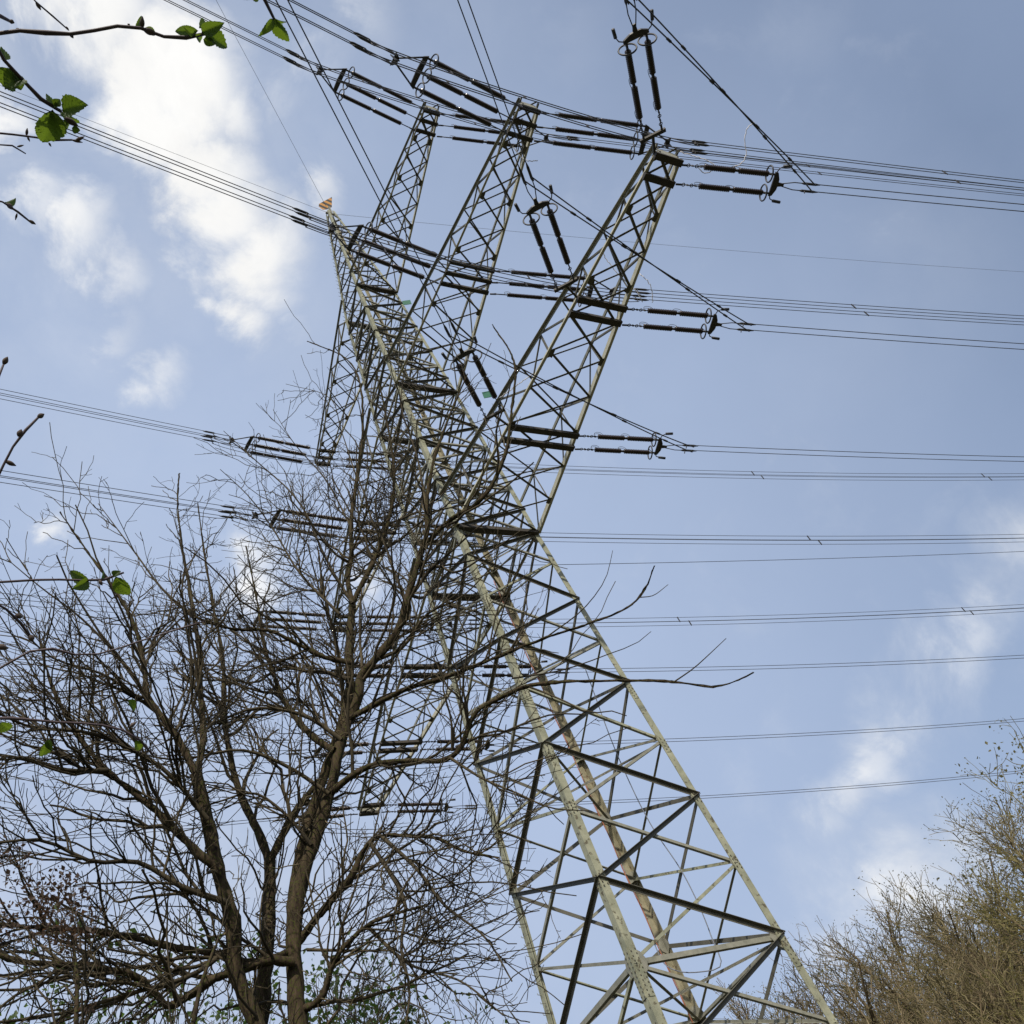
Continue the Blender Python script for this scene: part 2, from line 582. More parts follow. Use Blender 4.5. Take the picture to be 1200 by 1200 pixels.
def brace_geo(mb, a, b, n, w, shade):
    """angle brace in the face plane; shade=True: outstanding flange outward along the top edge"""
    n = np.asarray(n, float)
    a, b = np.asarray(a, float), np.asarray(b, float)
    d = (b - a) / np.linalg.norm(b - a)
    v = np.cross(n, d)
    if v[2] < 0:
        v = -v
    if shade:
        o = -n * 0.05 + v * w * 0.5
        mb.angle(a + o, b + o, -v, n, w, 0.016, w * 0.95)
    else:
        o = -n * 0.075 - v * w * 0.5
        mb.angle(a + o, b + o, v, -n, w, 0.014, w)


nb = 0
for fi, (p, q, n) in enumerate(FACES):
    for i in range(len(LEVELS) - 1):
        z0, z1 = LEVELS[i], LEVELS[i + 1]
        lev = i + (0 if fi in (0, 3) else 1)
        wd = 0.155 if z0 < 20 else 0.135
        wl = 0.105 if z0 < 20 else 0.09
        # zigzag runs from the second leg at even levels
        A = (leg(q, z0), leg(p, z1))
        Bq = (leg(p, z0), leg(q, z1))
        first, second = (A, Bq) if lev % 2 == 1 else (Bq, A)
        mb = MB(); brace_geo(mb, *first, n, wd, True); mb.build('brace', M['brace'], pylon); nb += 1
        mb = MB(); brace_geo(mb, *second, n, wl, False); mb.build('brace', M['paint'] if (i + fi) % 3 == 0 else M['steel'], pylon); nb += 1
    for z in (11.4, 32.0):
        mb = MB(); brace_geo(mb, leg(p, z), leg(q, z), n, 0.16, False); mb.build('brace', M['steel'], pylon); nb += 1
# gusset plates at the main nodes
for n in 'CRBL':
    for z in (11.4, 14.13, 16.85, 19.5, 22.43, 32.0):
        mb = MB()
        sx, sy = SG[n]
        big = 1.0 if z in (11.4, 32.0) else 0.62
        for f, nn in ((np.array([-sx, 0, 0.]), np.array([0, sy, 0.])), (np.array([0, -sy, 0.]), np.array([sx, 0, 0.]))):
            c = leg(n, z) - nn * 0.055
            mb.prism([c + f * 0.05 + np.array([0, 0, -.55 * big]), c + f * 0.42 * big + np.array([0, 0, -.28 * big]), c + f * 0.55 * big,
                      c + f * 0.42 * big + np.array([0, 0, .28 * big]), c + f * 0.05 + np.array([0, 0, .55 * big])], nn, 0.016)
        mb.build('gusset_plate', M['steel'], legs[n])
# inner plan bracing and thin redundants in one stretch
for zc in (11.4, 19.5, 32.0):
    for a, b in (('C', 'B'), ('L', 'R')):
        mb = MB()
        o = np.array([0, 0, -0.06 if a == 'C' else -0.16])
        mb.angle(leg(a, zc) + o, leg(b, zc) + o, (0.7, -0.7, 0), (0, 0, 1), 0.10, 0.012)
        mb.build('plan_brace', M['steel'], pylon)
# upper body lattice: many small members, one part
ub = MB()
ub2 = MB()
for (za, zb, k) in ((Z1, Z2, 7), (Z2, Z3, 8), (Z3, ZT - 0.6, 12)):
    zz = [za + (zb - za) * (1 - (1 - i / k) ** 1.0) for i in range(k + 1)]
    for fi, (p, q, n) in enumerate(FACES):
        for i in range(k):
            w = 0.13 if za < Z2 else (0.115 if za < Z3 else 0.07)
            lev = i + (0 if fi in (0, 3) else 1)
            A = (leg(q, zz[i]), leg(p, zz[i + 1])); Bq = (leg(p, zz[i]), leg(q, zz[i + 1]))
            f1, f2 = (A, Bq) if lev % 2 else (Bq, A)
            brace_geo(ub, *f1, n, w, True)
            if za < Z3:
                brace_geo(ub2, *f2, n, w * 0.75, False)
            if i % 2 == 0:
                brace_geo(ub2, leg(p, zz[i]), leg(q, zz[i]), n, w * 0.8, False)
    for i in (0, k // 2):
        for a, b in (('C', 'B'), ('L', 'R')):
            ub2.angle(leg(a, zz[i]), leg(b, zz[i]), (0.7, -0.7, 0), (0, 0, 1), 0.08, 0.012)
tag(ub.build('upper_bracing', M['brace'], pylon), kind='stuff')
tag(ub2.build('upper_cross_bracing', M['steel'], pylon), kind='stuff')

# crossarms
ARMS = {1: (Z1, 19.71, 0.52, 2.5, 11), 2: (Z2, 16.907, 0.502, 2.7, 11), 3: (Z3, 12.473, 0.458, 2.4, 9)}
BEAMS = {1: [20.05, 19.25, 14.10, 13.45, 7.87, 7.20], 2: [17.55, 16.9, 16.25, 9.4, 8.78, 8.15], 3: [13.05, 12.47, 11.85]}


def chordpt(i, d, side, far=1):
    z, L, t, h, k = ARMS[i]
    w = wz(z)
    s = (d - w) / (L - w)
    return np.array([side * (w + (t - w) * s), -d * far, z])


def upperpt(i, d, side, far=1):
    z, L, t, h, k = ARMS[i]
    w = wz(z)
    s = (d - w) / (L - w)
    wu = wz(z + h)
    return np.array([side * (wu + (t * 0.9 - wu) * min(s, 1)), -(wu + (L + 0.2 - wu) * s) * far, z + h + (0.45 - h) * min(s, 1.05)])


for far in (1, -1):
    for i in (1, 2, 3):
        z, L, t, h, k = ARMS[i]
        w = wz(z)
        Le = L + (0.45 if i == 1 else 0.75)
        br = MB()
        ds = [w + (Le - w) * (1 - (1 - q / k) ** 1.22) for q in range(k + 1)]
        ds[-1] = Le
        for q in range(k):
            d0, d1 = ds[q], ds[q + 1]
            bw = 0.10 if i == 1 else 0.09
            # bottom plane X / zigzag
            a, b = chordpt(i, d0, 1, far), chordpt(i, d1, -1, far)
            a2, b2 = chordpt(i, d0, -1, far), chordpt(i, d1, 1, far)
            br.angle(a + np.array([0, 0, .02]), b + np.array([0, 0, .02]), (0, -1, 0), (0, 0, 1), bw, 0.012)
            br.angle(a2 + np.array([0, 0, .05]), b2 + np.array([0, 0, .05]), (0, -1, 0), (0, 0, 1), bw * 0.9, 0.012)
            if q % 2 == 1:
                for sd in (1, -1):
                    gp = chordpt(i, d0, sd, far) + np.array([-sd * 0.09, 0, -0.004])
                    br.prism([gp + np.array([-.10, -.15, 0]), gp + np.array([.09, -.2, 0]), gp + np.array([.09, .2, 0]), gp + np.array([-.10, .15, 0])], (0, 0, 1), 0.012)
            # sides
            for sd in (1, -1):
                if q % 2 == 0:
                    br.angle(chordpt(i, d0, sd, far), upperpt(i, d1, sd, far), (0, -1, 0), (1, 0, 0), 0.075, 0.01)
                else:
                    br.angle(upperpt(i, d0, sd, far), chordpt(i, d1, sd, far), (0, -1, 0), (1, 0, 0), 0.075, 0.01)
                if q % 2 == 1:
                    br.angle(chordpt(i, d0, sd, far), upperpt(i, d0, sd, far), (-sd, 0, 0), (0, 1, 0), 0.07, 0.01)
            # top plane
            u0, u1 = upperpt(i, d0, 1 if q % 2 else -1, far), upperpt(i, d1, -1 if q % 2 else 1, far)
            br.angle(u0, u1, (0, -1, 0), (0, 0, 1), 0.07, 0.01)
        arm = br.build('crossarm', M['brace'], pylon)
        cw = {1: 0.20, 2: 0.18, 3: 0.15}[i]
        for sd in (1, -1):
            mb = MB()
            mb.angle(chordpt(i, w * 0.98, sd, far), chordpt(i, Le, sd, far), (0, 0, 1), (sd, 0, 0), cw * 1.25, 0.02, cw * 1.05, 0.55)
            mb.build('chord', M['chord_sunlit'], arm)
            mb = MB()
            mb.angle(upperpt(i, wz(z + h), sd, far), upperpt(i, Le - 0.05, sd, far), (0, 0, -1), (sd, 0, 0), cw * 0.8, 0.018, cw * 0.65)
            mb.build('chord', M['steel'], arm)
        # crossbeams the strings hang from
        for d in BEAMS[i]:
            mb = MB()
            a, b = chordpt(i, d, -1, far), chordpt(i, d, 1, far)
            ex = np.array([0.12, 0, 0])
            bh = 0.26 if i == 1 else 0.21
            mb.bar(a - ex + np.array([0, 0, -0.06]), b + ex + np.array([0, 0, -0.06]), (0, 1, 0), bh, 0.16)
            mb.build('crossbeam', M['beam'], arm)
        mb = MB()
        a, b = chordpt(i, w + 0.02, -1, far), chordpt(i, w + 0.02, 1, far)
        mb.bar(a + np.array([.1, 0, -.05]), b + np.array([-.1, 0, -.05]), (0, 1, 0), 0.30, 0.2)
        mb.build('crossbeam', M['beam'], arm)
        # tip plates
        mb = MB()
        a, b = chordpt(i, Le, -1, far), chordpt(i, Le, 1, far)
        mb.prism([a + np.array([0, -0.012 * far, -.05]), b + np.array([0, -0.012 * far, -.05]), b + np.array([-.05, -0.012 * far, .42]), a + np.array([.05, -0.012 * far, .42])], (0, 1, 0), 0.02)
        mb.build('tip_plate', M['steel'], arm)

# marker plate on the peak, circuit plates, cables
mb = MB()
c = np.array([-0.25, -0.35, ZT + 0.75])
nn = np.array([-.55, -.70, -.46]); e1 = np.array([0.79, -0.62, 0.0]); e2 = np.cross(nn, e1); e2 *= np.sign(e2[2])
mb.prism([c - e1 * .60 + e2 * .12, c - e1 * .42 - e2 * .30, c - e1 * .18 - e2 * .42, c + e1 * .30 - e2 * .42, c + e1 * .62 + e2 * .40, c + e1 * .05 + e2 * .36, c - e1 * .5 + e2 * .3], nn, 0.03)
mo = mb.build('marker_plate', M['stripe'], pylon)
mo['label'] = 'orange plate with black diagonal stripes on the peak'
mb = MB()
mb.bar((0, -0.2, ZT - 0.6), (-0.1, -0.3, ZT + 0.5), (1, 0, 0), 0.12, 0.12)
mb.bar((-0.35, 0, ZT - .05), (0.35, 0, ZT - .05), (0, 1, 0), 0.16, 0.12)
mb.build('peak_bracket', M['steel'], pylon)
for u_, v_, yp in ((476, 356, -3.6), (571, 464, -6.4)):
    r_ = ray(u_, v_)
    pos = CAM + r_ * ((yp - CAM[1]) / r_[1])
    mb = MB()
    mb.prism([pos + np.array([-.25, 0, -.25]), pos + np.array([.25, -.15, -.2]), pos + np.array([.28, -.15, .3]), pos + np.array([-.2, 0, .25])], (.3, 1, -.2), 0.02)
    mb.build('circuit_plate', M['green'], pylon)['label'] = 'small green plate'
for k, off in enumerate(((-0.40, -0.14), (-0.47, -0.20))):
    mb = MB()
    pts = []
    for z in np.linspace(1, 33, 60):
        p = leg('B', z) + np.array([off[0] + 0.02 * math.sin(z * 1.7 + k), off[1] + 0.015 * math.sin(z * 2.3), 0])
        pts.append(p)
    mb.tube(pts, 0.016, 5)
    mb.build('cable', M['cable'], pylon, True)['label'] = 'red-brown cable running up the back leg'


def catmull(pts, m):
    pts = np.asarray(pts, float)
    if len(pts) == 2:
        return pts[0] + (pts[1] - pts[0]) * np.linspace(0, 1, m)[:, None]
    h = np.linalg.norm(np.diff(pts, axis=0), axis=1) + 1e-9
    dl = np.diff(pts, axis=0) / h[:, None]
    T = np.empty_like(pts)
    T[0], T[-1] = dl[0], dl[-1]
    T[1:-1] = (dl[:-1] * h[1:, None] + dl[1:] * h[:-1, None]) / (h[:-1] + h[1:])[:, None]
    cum = np.concatenate([[0], np.cumsum(h)])
    t = np.linspace(0, cum[-1], m)
    k = np.clip(np.searchsorted(cum, t, side='right') - 1, 0, len(h) - 1)
    u = ((t - cum[k]) / h[k])[:, None]
    hk = h[k][:, None]
    return ((2 * u ** 3 - 3 * u ** 2 + 1) * pts[k] + (u ** 3 - 2 * u ** 2 + u) * hk * T[k]
            + (3 * u ** 2 - 2 * u ** 3) * pts[k + 1] + (u ** 3 - u ** 2) * hk * T[k + 1])


# slack grey cable hanging inside the body from the right face down to a loop
mb = MB()
mb.tube(catmull([(1.9, -1.2, 24.5), (1.9, -0.6, 20.0), (2.0, -0.5, 17.2), (2.2, -0.7, 15.0), (2.0, -0.8, 12.6), (1.7, -0.9, 11.6), (1.2, -0.3, 11.8), (1.1, 0.9, 12.6), (1.7, 1.9, 14.0)], 60), 0.02, 5)
mb.build('cable', M['greycable'], pylon, True)['label'] = 'slack grey cable hanging in a loop'
# concrete feet
for n in 'CRBL':
    mb = MB()
    p = leg(n, 0)
    mb.bar(p + np.array([0, 0, -0.6]), p + np.array([0, 0, 0.35]), (1, 0, 0), 1.1, 1.1)
    mb.build('footing', M['concrete'], pylon)


# ------------------------------------------------------------------ insulator sets
def rod_mesh(x0, x1, y, r):
    """long-rod porcelain with sheds, along +X at offset y"""
    mb = MB()
    n = max(6, int((x1 - x0) / 0.075))
    pts, rr = [], []
    for i in range(n):
        a = x0 + (x1 - x0) * i / n
        h = (x1 - x0) / n
        pts += [(a, y, 0), (a + h * .5, y, 0), (a + h * .62, y, 0)]
        rr += [r * 0.80, r, r * 0.82]
    pts.append((x1, y, 0)); rr.append(r * 0.72)
    mb.tube(pts, rr, 8)
    return mb


def horns(x, y, r):
    mb = MB()
    for sgn in (1, -1):
        q = []
        for i in range(9):
            A = math.pi * i / 8
            q.append((x + 0.17 * math.cos(A) * 1.1, y + sgn * 0.04, 0.06 + sgn * 0 + r * 0.6 + 0.17 * math.sin(A)))
        mb.tube(q, 0.011, 4)
    return mb


def make_set(kind):
    """parts in a local frame: X along the line away from the arm, Y across, Z up"""
    parts = []
    if kind == '380':
        ys = (-0.66, 0.0, 0.66)
        for y in ys:
            mb = MB()
            mb.tube([(0, y, -0.05), (0.3, y, -0.02)], 0.045, 6); mb.tube([(0.28, y, 0), (0.95, y, 0)], 0.03, 6)
            mb.torus((0.3, y, 0), (0, 1, 0), 0.07, 0.02, 10, 5)
            parts.append(('link', mb, 'fitting', True))
            for a, b in ((0.95, 2.85), (3.05, 4.95)):
                parts.append(('insulator_rod', rod_mesh(a, b, y, 0.125), 'ceramic', True))
            mb = MB()
            mb.tube([(2.83, y, 0), (3.07, y, 0)], 0.06, 8)
            parts.append(('joint', mb, 'fitting', True))
            mb = MB()
            mb.tube([(4.93, y, 0), (5.35, y, 0)], 0.05, 8)
            parts.append(('end_fitting', mb, 'fitting', True))
            for x in (0.98, 2.95):
                parts.append(('arcing_horn', horns(x, y, 0.105), 'fitting', True))
            mb = MB()
            mb.torus((4.98, y, 0), (1, 0, 0), 0.31, 0.032, 22, 6)
            mb.tube([(4.98, y, -0.31), (5.1, y, 0), (4.98, y, 0.31)], 0.018, 5)
            parts.append(('grading_ring', mb, 'fitting', True))
        mb = MB()
        mb.prism([(5.3, -0.76, 0), (5.3, 0.76, 0), (5.52, 0.66, 0), (5.56, 0.0, 0), (5.52, -0.66, 0)], (0, 0, 1), 0.06)
        parts.append(('yoke_plate', mb, 'fitting', False))
        mb = MB()
        mb.tube([(5.5, 0.62, 0), (6.55, 0.12, 0)], 0.04, 6)
        mb.tube([(5.5, -0.62, 0), (6.55, -0.12, 0)], 0.04, 6)
        parts.append(('tie_rod', mb, 'fitting', True))
        mb = MB()
        mb.prism([(6.5, 0.05, -0.12), (6.5, 0.05, 0.12), (6.8, 0.05, 0.30), (6.8, 0.05, -0.30)], (0, 1, 0), 0.05)
        mb.prism([(6.5, -0.14, 0.02), (6.5, 0.14, 0.02), (6.75, 0.30, 0.02), (6.75, -0.30, 0.02)], (0, 0, 1), 0.05)
        parts.append(('bundle_plate', mb, 'fitting', False))
        for y in (-.2, .2):
            for z in (-.2, .2):
                mb = MB()
                mb.tube([(6.75, y, z), (8.0, y, z)], 0.024, 5)
                mb.tube([(7.9, y, z), (8.0, y, z), (8.55, y, z), (8.75, y, z)], [0.03, 0.062, 0.062, 0.02], 7)
                mb.tube([(8.1, y, z), (8.0, y, z - 0.28)], 0.025, 5)
                parts.append(('clamp', mb, 'fitting', True))
    else:
        ys = (-0.36, 0.36)
        for y in ys:
            mb = MB()
            mb.tube([(0, y, -0.03), (0.25, y, -0.01)], 0.04, 6); mb.tube([(0.2, y, 0), (0.95, y, 0)], 0.022, 5)
            for q in range(4):
                mb.torus((0.3 + q * 0.16, y, 0), (0, 1, 0) if q % 2 else (0, 0, 1), 0.06, 0.018, 8, 4)
            parts.append(('link', mb, 'fitting', True))
            for a, b in ((0.92, 2.13), (2.28, 3.46)):
                parts.append(('insulator_rod', rod_mesh(a, b, y, 0.12), 'ceramic', True))
            mb = MB()
            mb.tube([(2.12, y, 0), (2.29, y, 0)], 0.055, 8)
            parts.append(('joint', mb, 'fitting', True))
            mb = MB()
            mb.tube([(3.45, y, 0), (3.85, y, 0)], 0.045, 8)
            parts.append(('end_fitting', mb, 'fitting', True))
            for x in (0.95, 2.2):
                parts.append(('arcing_horn', horns(x, y, 0.1), 'fitting', True))
            mb = MB()
            mb.torus((3.5, y, 0), (1, 0, 0), 0.30, 0.03, 22, 6)
            mb.tube([(3.5, y, -0.30), (3.6, y, 0), (3.5, y, 0.30)], 0.016, 5)
            parts.append(('grading_ring', mb, 'fitting', True))
            mb = MB()
            s = 1 if y > 0 else -1
            mb.tube([(3.75, y, 0.0), (3.85, y + s * 0.22, 0.05), (4.02, y + s * 0.3, 0.08)], 0.022, 5)
            mb.tube([(4.0, y + s * 0.3, 0.08), (4.32, y + s * 0.33, 0.08)], 0.06, 7)
            parts.append(('arcing_horn', mb, 'fitting', True))
        mb = MB()
        mb.prism([(3.72, -0.46, 0), (3.72, 0.46, 0), (3.84, 0.44, 0), (3.95, 0.2, 0), (3.97, 0, 0), (3.95, -0.2, 0), (3.84, -0.44, 0)], (0, 0, 1), 0.07)
        parts.append(('yoke_plate', mb, 'fitting', False))
        mb = MB()
        mb.prism([(3.9, -0.09, 0.01), (3.9, 0.09, 0.01), (4.2, 0.05, 0.01), (4.2, -0.05, 0.01)], (0, 0, 1), 0.05)
        parts.append(('bundle_plate', mb, 'fitting', False))
        for y in (-.14, .14):
            mb = MB()
            mb.tube([(4.12, y * .35, 0), (4.6, y, 0), (5.0, y, 0)], 0.02, 5)
            mb.tube([(4.9, y, 0), (5.0, y, 0), (5.45, y, 0), (5.65, y, 0)], [0.025, 0.052, 0.052, 0.02], 7)
            mb.tube([(5.1, y, 0), (5.02, y, -0.22)], 0.022, 5)
            parts.append(('clamp', mb, 'fitting', True))
    return [(nm, mb.mesh(nm, M[mt], sm)) for nm, mb, mt, sm in parts]


SETS = {'380': make_set('380'), '110': make_set('110')}
CL = {'380': 8.3, '110': 5.2}


def frame(az, slope):
    x = np.array([math.cos(az), math.sin(az), -slope]); x /= np.linalg.norm(x)
    y = np.cross((0, 0, 1), x); y /= np.linalg.norm(y)
    z = np.cross(x, y)
    return x, y, z


def place_set(kind, at, az, slope, label, name):
    x, y, z = frame(az, slope)
    t = thing(name, label, 'insulators', at, 'triple-string insulator sets' if kind == '380' else 'double-string insulator sets')
    t.rotation_mode = 'QUATERNION'
    t.rotation_quaternion = Matrix(((x[0], y[0], z[0]), (x[1], y[1], z[1]), (x[2], y[2], z[2]))).to_quaternion()
    for nm, me in SETS[kind]:
        o = bpy.data.objects.new(nm, me)
        COL.objects.link(o)
        o.parent = t
    return t


def wire_pts(at, az, a, S, s0, s1, offs=(0, 0), n=70):
    """parabolic span; offs = (across, up) bundle offset"""
    t = np.linspace(0, 1, n) ** 1.6
    s = s0 + (s1 - s0) * t
    x, y, z = frame(az, a)
    P = np.stack([at[0] + s * math.cos(az), at[1] + s * math.sin(az), at[2] - a * s + a * s * s / S], 1)
    return P + y * offs[0] + np.array([0, 0, 1.0]) * offs[1]


def bundle(name, label, at, az, a, S, s1, kind, group, sp0=26, spd=21):
    t = thing(name, label, 'power line', at, group)
    offs = [(-.2, -.2), (-.2, .2), (.2, -.2), (.2, .2)] if kind == '380' else [(-.14, 0), (.14, 0)]
    s0 = 8.6 if kind == '380' else 5.5
    for o in offs:
        mb = MB()
        mb.tube(wire_pts(at, az, a, S, s0, s1, o), 0.021 if kind == '380' else 0.019, 4, False)
        mb.build('conductor', M['wire'], t, True)
    s = sp0
    while s < s1:
        mb = MB()
        if kind == '380':
            for k, sg in ((0, -1), (1.0, 1)):
                w = wire_pts(at, az, a, S, s + k, s + k + .1, (sg * .2, 0), 2)[0]
                mb.bar(w + np.array([0, 0, -.24]), w + np.array([0, 0, .24]), (1, 0, 0), 0.06, 0.06)
        else:
            p0 = wire_pts(at, az, a, S, s, s + .1, (-.18, 0), 2)[0]
            p1 = wire_pts(at, az, a, S, s + .5, s + .6, (.18, 0), 2)[0]
            mb.bar(p0, p1, (0, 0, 1), 0.05, 0.05)
        mb.build('spacer', M['fitting'], t)
        s += spd
    return t


D = math.radians
PH = {  # phase: arm, distance, side of tower
    'T': (3, 12.47, 'upper crossarm'), 'MT': (2, 16.9, 'tip of the middle crossarm'), 'MI': (2, 8.78, 'inner middle crossarm'),
    'BT': (1, 19.65, 'tip of the lower crossarm'), 'BM': (1, 13.77, 'halfway along the lower crossarm'), 'BI': (1, 7.53, 'inner lower crossarm')}
RW = {('T', 1): (-11.66, .182), ('MT', 1): (-11.66, .182), ('MI', 1): (-11.98, .1795), ('T', -1): (-11.97, .2058), ('MI', -1): (-12.19, .1965), ('MT', -1): (-12.2, .1871),
      ('BT', 1): (-12.83, .194), ('BM', 1): (-12.61, .2154), ('BI', 1): (-13.07, .2157), ('BI', -1): (-13.34, .2118), ('BM', -1): (-13.4, .2176), ('BT', -1): (-13.53, .2231)}
LW = {('T', 1): (190.9, .1464), ('MT', 1): (190.15, .1572), ('MI', 1): (191.59, .1378), ('T', -1): (191.4, .1456), ('MI', -1): (191.64, .141), ('MT', -1): (191.6, .142),
      ('BI', -1): (191.6, .16), ('BM', -1): (191.6, .16), ('BT', -1): (191.6, .16)}
BW = {'BT': (228.97, .1462, (765, 159)), 'BM': (227.0, .1150, (663, 334)), 'BI': (227.3, .1318, (579, 486))}
where = {1: 'near', -1: 'far'}
att = {}
for (ph, far), (az, a) in RW.items():
    i, d, txt = PH[ph]
    kind = '380' if i > 1 else '110'
    at = chordpt(i, d, 1, far) + np.array([0.15, 0, -0.06])
    att[('R', ph, far)] = (at, D(az), a)
    place_set(kind, at, D(az), a, '%s insulators pulling right from the %s, %s side' % ('three-string' if kind == '380' else 'two-string', txt, where[far]), 'insulator_set')
    bundle('conductor_bundle', '%s power line leaving right from the %s, %s side' % ('four-wire' if kind == '380' else 'two-wire', txt, where[far]),
           at, D(az), a, 240 if kind == '380' else 200, 230 if kind == '380' else 190, kind, 'power lines to the right', *{('T', 1): (24, 24), ('MT', 1): (22, 25), ('MI', 1): (21, 24), ('T', -1): (33, 22), ('MI', -1): (28, 22), ('MT', -1): (23, 24),
           ('BT', 1): (40, 30), ('BM', 1): (42, 30), ('BI', 1): (38, 30), ('BI', -1): (43, 27), ('BM', -1): (45, 27), ('BT', -1): (47, 27)}[(ph, far)])
for (ph, far), (az, a) in LW.items():
    i, d, txt = PH[ph]
    kind = '380' if i > 1 else '110'
    at = chordpt(i, d, -1, far) + np.array([-0.15, 0, -0.06])
    att[('L', ph, far)] = (at, D(az), a)
    place_set(kind, at, D(az), a, '%s insulators pulling left from the %s, %s side' % ('three-string' if kind == '380' else 'two-string', txt, where[far]), 'insulator_set')
    bundle('conductor_bundle', '%s power line leaving left from the %s, %s side' % ('four-wire' if kind == '380' else 'two-wire', txt, where[far]),
           at, D(az), a, 240 if kind == '380' else 200, 150, kind, 'power lines to the left', 60, 40)
for ph, (az, a, px) in BW.items():
    i, d, txt = PH[ph]
    r = ray(*px)
    at = CAM + r * ((Z1 + 0.05 - CAM[2]) / r[2])
    # keep to the bracket that reaches out from the chord
    x, y, z = frame(D(az), a)
    att[('B', ph, 1)] = (at, D(az), a)
    t = place_set('110', at, D(az), a, 'two-string insulators pointing up towards the viewer from the near %s' % txt, 'insulator_set')
    c = chordpt(1, min(d + 0.3, 20.0), -1)
    mb = MB()
    q0, q1 = at - y * 0.5, at + y * 0.5
    mb.bar(q0, q1, x, 0.14, 0.09)
    mb.bar(at - x * 0.05, c + np.array([0, 0, 0.06]), (0, 0, 1), 0.1, 0.08)
    mb.build('hanger_bracket', M['beam'], t)
    bundle('conductor_bundle', 'two-wire branch line passing overhead from the near %s' % txt, at, D(az), a, 300, 160, '110', 'branch power lines overhead', 70, 40)


# earth wires
def single(name, label, at, az, a, S, s0, s1, r, m, group):
    mb = MB()
    mb.tube(wire_pts(np.asarray(at, float), D(az), a, S, s0, s1, (0, 0), 90), r, 4, False)
    o = mb.build(name, m, None, True)
    return tag(o, label, 'wire', group)


top = (0, 0, ZT - 0.05)
single('earth_wire', 'thin single wire from the pylon peak to the right edge', top, -10.98, .15, 240, 0.3, 230, 0.013, M['thinwire'], 'earth wires')
single('earth_wire', 'thin single wire from the pylon peak to the left, above the four-wire line', top, 190.35, .1019, 240, 0.3, 150, 0.012, M['thinwire'], 'earth wires')
single('earth_wire', 'thin single wire rising steeply left from the striped plate on the peak', (-0.2, -0.2, ZT + .1), 229.0, .0997, 300, 0.3, 160, 0.012, M['thinwire'], 'earth wires')
single('signal_wire', 'single dark wire low on the right, alone between two four-wire lines', leg('B', 34.3), -12.2, .14, 240, 0.3, 230, 0.02, M['wire'], 'earth wires')


# jumpers
def lerp_curve(p0, p1, drop, n=26):
    t = np.linspace(0, 1, n)[:, None]
    P = p0 + (p1 - p0) * t
    P[:, 2] -= drop * (4 * t[:, 0] * (1 - t[:, 0])) ** 0.75
    return P


def at_s(key, s, offs):
    at, az, a = att[key]
    x, y, z = frame(az, a)
    return at + x * s + y * offs[0] + np.array([0, 0, 1.]) * offs[1]


for (ph, far) in [('T', 1), ('MT', 1), ('MI', 1), ('T', -1), ('MI', -1), ('MT', -1), ('BI', -1), ('BM', -1), ('BT', -1)]:
    kind = '380' if ph[0] != 'B' else '110'
    txt = PH[ph][2]
    t = thing('jumper_cable', '%s jumper slung under the %s, %s side' % ('four-wire' if kind == '380' else 'two-wire', txt, where[far]), 'jumper', att[('R', ph, far)][0], 'jumpers under the crossarms')
    offs = [(-.2, -.45), (-.2, -.05), (.2, -.45), (.2, -.05)] if kind == '380' else [(-.2, -.2), (.2, -.2)]
    s = 8.05 if kind == '380' else 5.05
    mid = None
    for o in offs:
        P = lerp_curve(at_s(('L', ph, far), s, (-o[0], o[1])), at_s(('R', ph, far), s, o), 1.25 if kind == '380' else 1.0)
        mb = MB(); mb.tube(P, 0.023, 4, False)
        mb.build('conductor', M['wire'], t, True)
    if kind == '380':
        for f in (5, 10, 15, 20):
            mb = MB()
            a_ = [lerp_curve(at_s(('L', ph, far), s, (-o[0], o[1])), at_s(('R', ph, far), s, o), 1.25)[f] for o in offs]
            mb.bar(a_[0], a_[1], (1, 0, 0), .05, .05); mb.bar(a_[2], a_[3], (1, 0, 0), .05, .05)
            mb.build('spacer', M['fitting'], t)
for ph in ('BT', 'BM', 'BI'):
    t = thing('jumper_cable', 'two-wire jumper slanting from the overhead branch to the %s' % PH[ph][2], 'jumper', att[('B', ph, 1)][0], 'jumpers on the near lower crossarm')
    cs = []
    for o in (-.14, .14):
        P = lerp_curve(at_s(('B', ph, 1), 5.1, (o, -.1)), at_s(('R', ph, 1), 5.4, (o, -.1)), 0.45)
        cs.append(P)
        mb = MB(); mb.tube(P, 0.026, 5, False)
        mb.build('conductor', M['wire'], t, True)
    for f in (4, 9, 15, 20):
        for P, dx in ((cs[0], 0), (cs[1], 1)):
            mb = MB()
            mb.tube([P[f + dx] + (P[f + dx + 1] - P[f + dx]) * .1, P[f + dx] + (P[f + dx + 1] - P[f + dx]) * .55], 0.045, 6)
            mb.build('clamp', M['fitting'], t, True)


# white ropes left on the arms
def rope(label, pts, r=0.018):
    mb = MB()
    P = catmull(pts, 40)
    P += rng.normal(0, 0.015, P.shape)
    mb.tube(P, r, 5)
    tag(mb.build('rope', M['rope'], None, True), label, 'rope', 'white ropes on the arms')


tipR = att[('R', 'BT', 1)][0]


def on_ray(u, v, ref):
    """a point near the reference point, moved sideways only"""
    d = ray(u, v)
    return CAM + d * ((np.asarray(ref) - CAM) @ MF) / (d @ MF)


